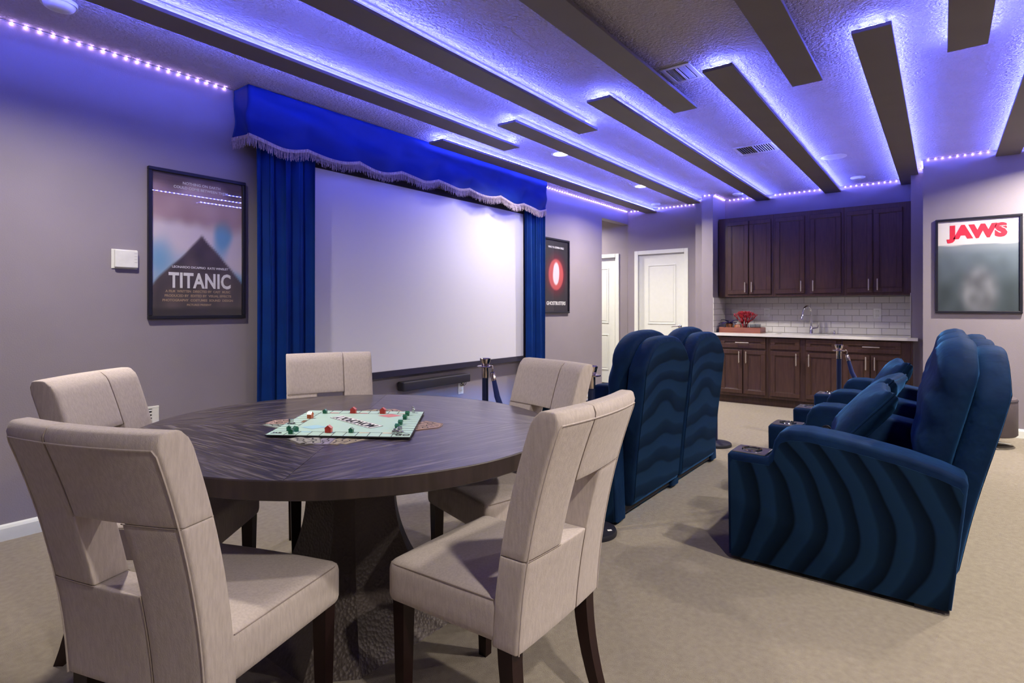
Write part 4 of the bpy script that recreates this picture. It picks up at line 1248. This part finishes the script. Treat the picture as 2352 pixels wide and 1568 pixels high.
# ------------------------------------------------------------------ theater seating
def theater_row(x0, n, p, yo, lean, label, glow, pillows, AW=.19, ab=-1.0):
    """row facing +Y; yo shifts the row along Y so that the arm fronts stand at yo+.83"""
    t = thing('theater_sofa', label, 'sofa', (x0, yo, 0), 0, 'rows of blue theater recliners')
    V = M['velvet']
    prof = [(.828, .02), (.834, .505), (.822, .520), (.650, .520), (.632, .545), (.622, .600), (.598, .642), (.560, .660), (.480, .664), (.360, .652), (.240, .634), (.110, .610), (.0, .580), (-.070, .552), (-.082, .528), (-.030, .02)]
    prof = [(max(a_, ab), b_) for (a_, b_) in prof]
    if ab > -1: prof = [q_ for k_, q_ in enumerate(prof) if q_[0] > ab or k_ in (len(prof) - 1, 12)]
    def arm(xa, outer):
        a = thing('armtmp', 'x', 'x'); 
        bpy.data.objects.remove(a)
        bm = bmesh.new(); prism(bm, prof, xa, xa + AW, 'x')
        es = [e_ for e_ in bm.edges if abs(e_.verts[0].co.x - e_.verts[1].co.x) < 1e-6]
        bmesh.ops.bevel(bm, geom=es, offset=.022, segments=3, affect='EDGES', profile=.5)
        o = bm_obj('arm', bm, V, t, smooth=True, angle=60)
        # padded upper roll following the arm's top line
        if outer:
            side = -1 if outer < 0 else 1
            xs = xa if side < 0 else xa + AW
            q = [(a_ * .965 + .012, b_ * .925 + .004) for (a_, b_) in prof]
            pp = [(y_, z_) for (y_, z_) in q]
            bm = bmesh.new()
            prism(bm, pp, xs + side * .004, xs + side * .0005, 'x')
            bmesh.ops.triangulate(bm, faces=[f for f in bm.faces if len(f.verts) > 4])
            bm_obj('side_panel', bm, M['nap_side'], o)
        # cup holder plate
        bm = bmesh.new(); box(bm, xa + .022, xa + AW - .022, .662, .815, .519, .526, .002, 1)
        cp = bm_obj('cup_plate', bm, M['steel'], o)
        c_ = latheo('cup_holder', [(.034, .527), (.036, .532), (.046, .532), (.048, .527)], M['chrome'], o, 28, (xa + AW / 2, .74, 0))
        latheo('cup_well', [(0, .5265), (.034, .5265), (.034, .530)], M['dark'], o, 24, (xa + AW / 2, .74, 0))
        # control button on the inner face
        if outer <= 0 and not outer:
            b_ = latheo('control_button', [(0, .006), (.014, .006), (.016, .002), (.024, .004), (.027, 0)], M['rubber'], o, 24)
            b_.location = (xa - .001, .52, .53); b_.rotation_euler = (0, R(-90), 0)
        return o
    xs = [0] + [AW + k * p - AW / 2 for k in range(1, n)] + [AW + n * p]
    for k, xa in enumerate(xs): arm(xa, -1 if k == 0 else (1 if k == n else 0))
    for k in range(n):
        a0, a1 = AW + k * p, AW + (k + 1) * p
        s0 = a0 + (0 if k == 0 else AW / 2); s1 = a1 - (0 if k == n - 1 else AW / 2)
        sc = (s0 + s1) / 2; shw = (s1 - s0) / 2 - .004
        def crown(q):
            x, y, z = q
            if z > 0: z += .020 * (1 - (x / shw) ** 2) * (1 - (y / .30) ** 2)
            return (x, y, z)
        softo('seat_cushion', shw, .27, .085, .045, V, t, (sc, .44, .395), .04, crown)
        softo('footrest', shw, .05, .145, .035, V, t, (sc, .735, .24), .04)
        boxo('seat_base', s0 + .006, s1 - .006, .02, .59, .07, .31, M['rubber'], t)
        # backrest: rear shell with an arched top, front pillow in two segments
        bw = p / 2 - .004; bc = (a0 + a1) / 2
        def lean_y(z): return -.045 - lean * ((z - .05) / 1.0)
        def shell(q):
            x, y, z = q
            zz = z + .56
            arch = .20 * (abs(x) / bw) ** 3.2
            zz2 = zz - arch * sstep(.25, 1.06, zz) 
            return (x, y + lean_y(zz), zz2)
        sh = softo('backrest', bw, .055, .49, .035, V, t, (bc, .055, 0), .04, shell)
        # swept nap on the rear face
        bm = bmesh.new(); nx, nz_ = 14, 24; g_ = []
        for j in range(nz_ + 1):
            row = []
            for i in range(nx + 1):
                x = (i / nx * 2 - 1) * (bw - .030); z = -.49 + .035 + (.98 - .07) * j / nz_
                q = shell((x, -.055 - .0015, z)); row.append(bm.verts.new((q[0], q[1], q[2])))
            g_.append(row)
        for j in range(nz_):
            for i in range(nx): bm.faces.new((g_[j][i], g_[j][i + 1], g_[j + 1][i + 1], g_[j + 1][i]))
        rp_ = bm_obj('rear_panel', bm, M['nap_back'], sh, smooth=True); rp_.location = (bc, .055, 0)
        def pil(z0, z1, th, bulge, wk):
            hz = (z1 - z0) / 2; zc = (z0 + z1) / 2
            def f(q):
                x, y, z = q
                zz = z + zc
                if y > 0: y += bulge * (1 - (x / bw) ** 2) * (1 - (z / hz) ** 2) + .006 * math.sin(9 * z / hz + 3 * x)
                arch = .15 * (abs(x) / (bw * wk)) ** 3
                return (x, y + lean_y(zz), zz - arch * sstep(.48, 1.06, zz))
            return softo('back_cushion', bw * wk, th, hz, .06, V, sh, (bc, .055 + .055 + th - .01, 0), .035, f)
        pil(.47, 1.085, .066, .045, .95)
    for (x, y) in ((.04, .06), (.04, .74), (AW + n * p + AW - .04, .06), (AW + n * p + AW - .04, .74)):
        boxo('foot', x - .03, x + .03, y - .03, y + .03, 0, .03, M['rubber'], t)
    for k in range(1, n):
        boxo('foot', AW + k * p - .03, AW + k * p + .03, .0, .06, 0, .09, M['rubber'], t)
    boxo('base_rail', AW, AW + n * p, .0, .03, .03, .10, M['rubber'], t)
    if glow:
        boxo('base_light', AW + .02, AW + n * p - .02, .640, .646, .074, .090, M['baseglow'], t)
    return t
theater_row(2.79, 3, .71, 0, .185, 'rear row of three blue velvet theater recliners, side panel toward the camera', False, True)
theater_row(2.80, 2, .745, 1.455, .085, 'front row of two blue velvet theater recliners seen from behind', True, False, .13, -.02)

def pillow(x, y, z, rx, rz, label, s=.175):
    t = thing('throw_pillow', label, 'pillow', (x, y, z), rz, 'throw pillows on the rear row')
    def f(q):
        a, b, c = q
        u = max(abs(a), abs(c)) / s; v = min(abs(a), abs(c)) / s
        th = (1 - u ** 2.2) ** .5 if u < 1 else 0
        corner = 1 + .10 * (u * v) ** 2
        return (a * corner, b * (.10 + .90 * th) + .006 * math.sin(14 * a) * th, c * corner)
    o = softo('cover', s, .075, s, .01, M['velvet'], t, (0, 0, 0), .03, f)
    o.rotation_euler = (rx, 0, 0)
    bm = bmesh.new(); pts = []
    for (a0, c0, a1, c1) in ((-1, -1, 1, -1), (1, -1, 1, 1), (1, 1, -1, 1), (-1, 1, -1, -1)):
        for k in range(8):
            a = (a0 + (a1 - a0) * k / 8) * s; c = (c0 + (c1 - c0) * k / 8) * s
            u = max(abs(a), abs(c)) / s; v = min(abs(a), abs(c)) / s; q = 1 + .10 * (u * v) ** 2
            pts.append((a * q, 0, c * q))
    e_ = tubeo('piping', pts, .005, M['velvet'], t, 6, True); e_.rotation_euler = (rx, 0, 0)
    return t
pillow(3.34, .325, .670, R(40), R(8), 'blue velvet pillow leaning in the seat nearest the camera')
pillow(4.00, .325, .670, R(42), R(-6), 'blue velvet pillow in the middle seat of the rear row')
pillow(4.78, .305, .685, R(32), R(10), 'blue velvet pillow in the far seat of the rear row')

# ------------------------------------------------------------------ rope stanchions
def stanchion(x, y, label):
    t = thing('rope_post', label, 'rope post', (x, y, 0), 0, 'chrome rope posts around the seats')
    latheo('base', [(0, 0), (.136, 0), (.138, .012), (.132, .026), (.060, .034), (.026, .046), (0, .046)], M['rubber'], t, 40)
    latheo('pole', [(0, .04), (.0195, .04), (.0195, .785), (0, .785)], M['postdark'], t, 20)
    latheo('crown', [(0, .785), (.0215, .785), (.0215, .858), (.024, .862), (.035, .902), (.0345, .906), (.027, .900), (0, .898)], M['postchrome'], t, 24)
    rg = bmesh.new()
    lathe(rg, [(.022, .850), (.050, .852), (.052, .857), (.048, .860), (.022, .858), (.022, .850)], 28)
    bm_obj('ring_collar', rg, M['postchrome'], t, smooth=True, angle=40)
    return t
posts = dict(a=(2.655, 2.27), b=(2.655, 1.51), c=(5.526, .705), d=(5.03, 1.60), e=(5.56, -.02))
stanchion(*posts['a'], 'chrome topped rope post in front of the screen corner')
pb_ = stanchion(*posts['b'], 'chrome topped rope post partly behind the dining chair, its round base on the carpet')
st_ = boxo('sticker', -.012, .012, -.007, .007, 0, .0006, M['paper'], pb_); st_.location = (.02, -.10, .0302); st_.rotation_euler = (R(6), 0, R(-40))
stanchion(*posts['c'], 'chrome topped rope post in front of the base cabinets')
stanchion(*posts['d'], 'rope post behind the front row of which only the round base shows')
stanchion(*posts['e'], 'rope post hidden behind the rear row')
def rope(a, b, sag, label):
    A = Vector((*posts[a], .852)); B = Vector((*posts[b], .852)); d = (B - A); d.z = 0; d.normalize()
    A = A + d * .045; B = B - d * .045
    t = thing('velvet_rope', label, 'rope', (0, 0, 0), 0, 'velvet ropes between the posts')
    n = 26; pts = []
    for k in range(n + 1):
        u = k / n; p_ = A.lerp(B, u); p_.z -= sag * (1 - (2 * u - 1) ** 2) ** .75 + .0
        pts.append(p_)
    def hook(P, s):
        tubeo('hook', [P + Vector((0, 0, .010)), P + d * s * .012 + Vector((0, 0, .004)), P + d * s * .016 + Vector((0, 0, -.012)), P + d * s * .013 + Vector((0, 0, -.03))], .005, M['postchrome'], t, 8)
    hook(A, 1); hook(B, -1)
    def cap(i0, i1):
        P, Q = pts[i0], pts[i1]; dd = (Q - P).normalized()
        tubeo('end_cap', [P, P + dd * .012, P + dd * .055], [.010, .016, .016], M['postchrome'], t, 12)
    pts2 = pts[1:-1]
    A2 = A + d * .013 + Vector((0, 0, -.028)); B2 = B - d * .013 + Vector((0, 0, -.028))
    pts = [A2] + pts[2:-2] + [B2]
    cap(0, 1); cap(-1, -2)
    tubeo('cord', pts, [.012] + [.018] * (len(pts) - 2) + [.012], M['rope'], t, 10)
    return t
rope('a', 'b', .45, 'dark blue velvet rope hanging from the post by the screen')
rope('c', 'e', .45, 'dark blue velvet rope hanging from the post by the cabinets')

# ------------------------------------------------------------------ ottoman
t = thing('ottoman', 'round grey ottoman on a chrome swivel base behind the rear row', 'ottoman', (6.55, -.30, 0))
bm = bmesh.new(); lathe(bm, [(0, .10), (.215, .10), (.228, .115), (.228, .40), (.222, .43), (.19, .447), (0, .452)], 40); bm_obj('cushion', bm, M['grey_vinyl'], t, smooth=True, angle=50)
latheo('seam', [(.228, .408), (.231, .411), (.228, .414)], M['rubber'], t, 40)
latheo('column', [(0, .02), (.03, .02), (.03, .10), (0, .10)], M['chrome'], t)
for k in range(4):
    a = R(20 + 90 * k)
    o = prismo('base_arm', [(0, .020), (.03, .030), (.20, .012), (.20, 0), (.03, .008), (0, .008)], -.018, .018, M['chrome'], t, 'y', .002, 1)
    o.rotation_euler = (0, 0, a)
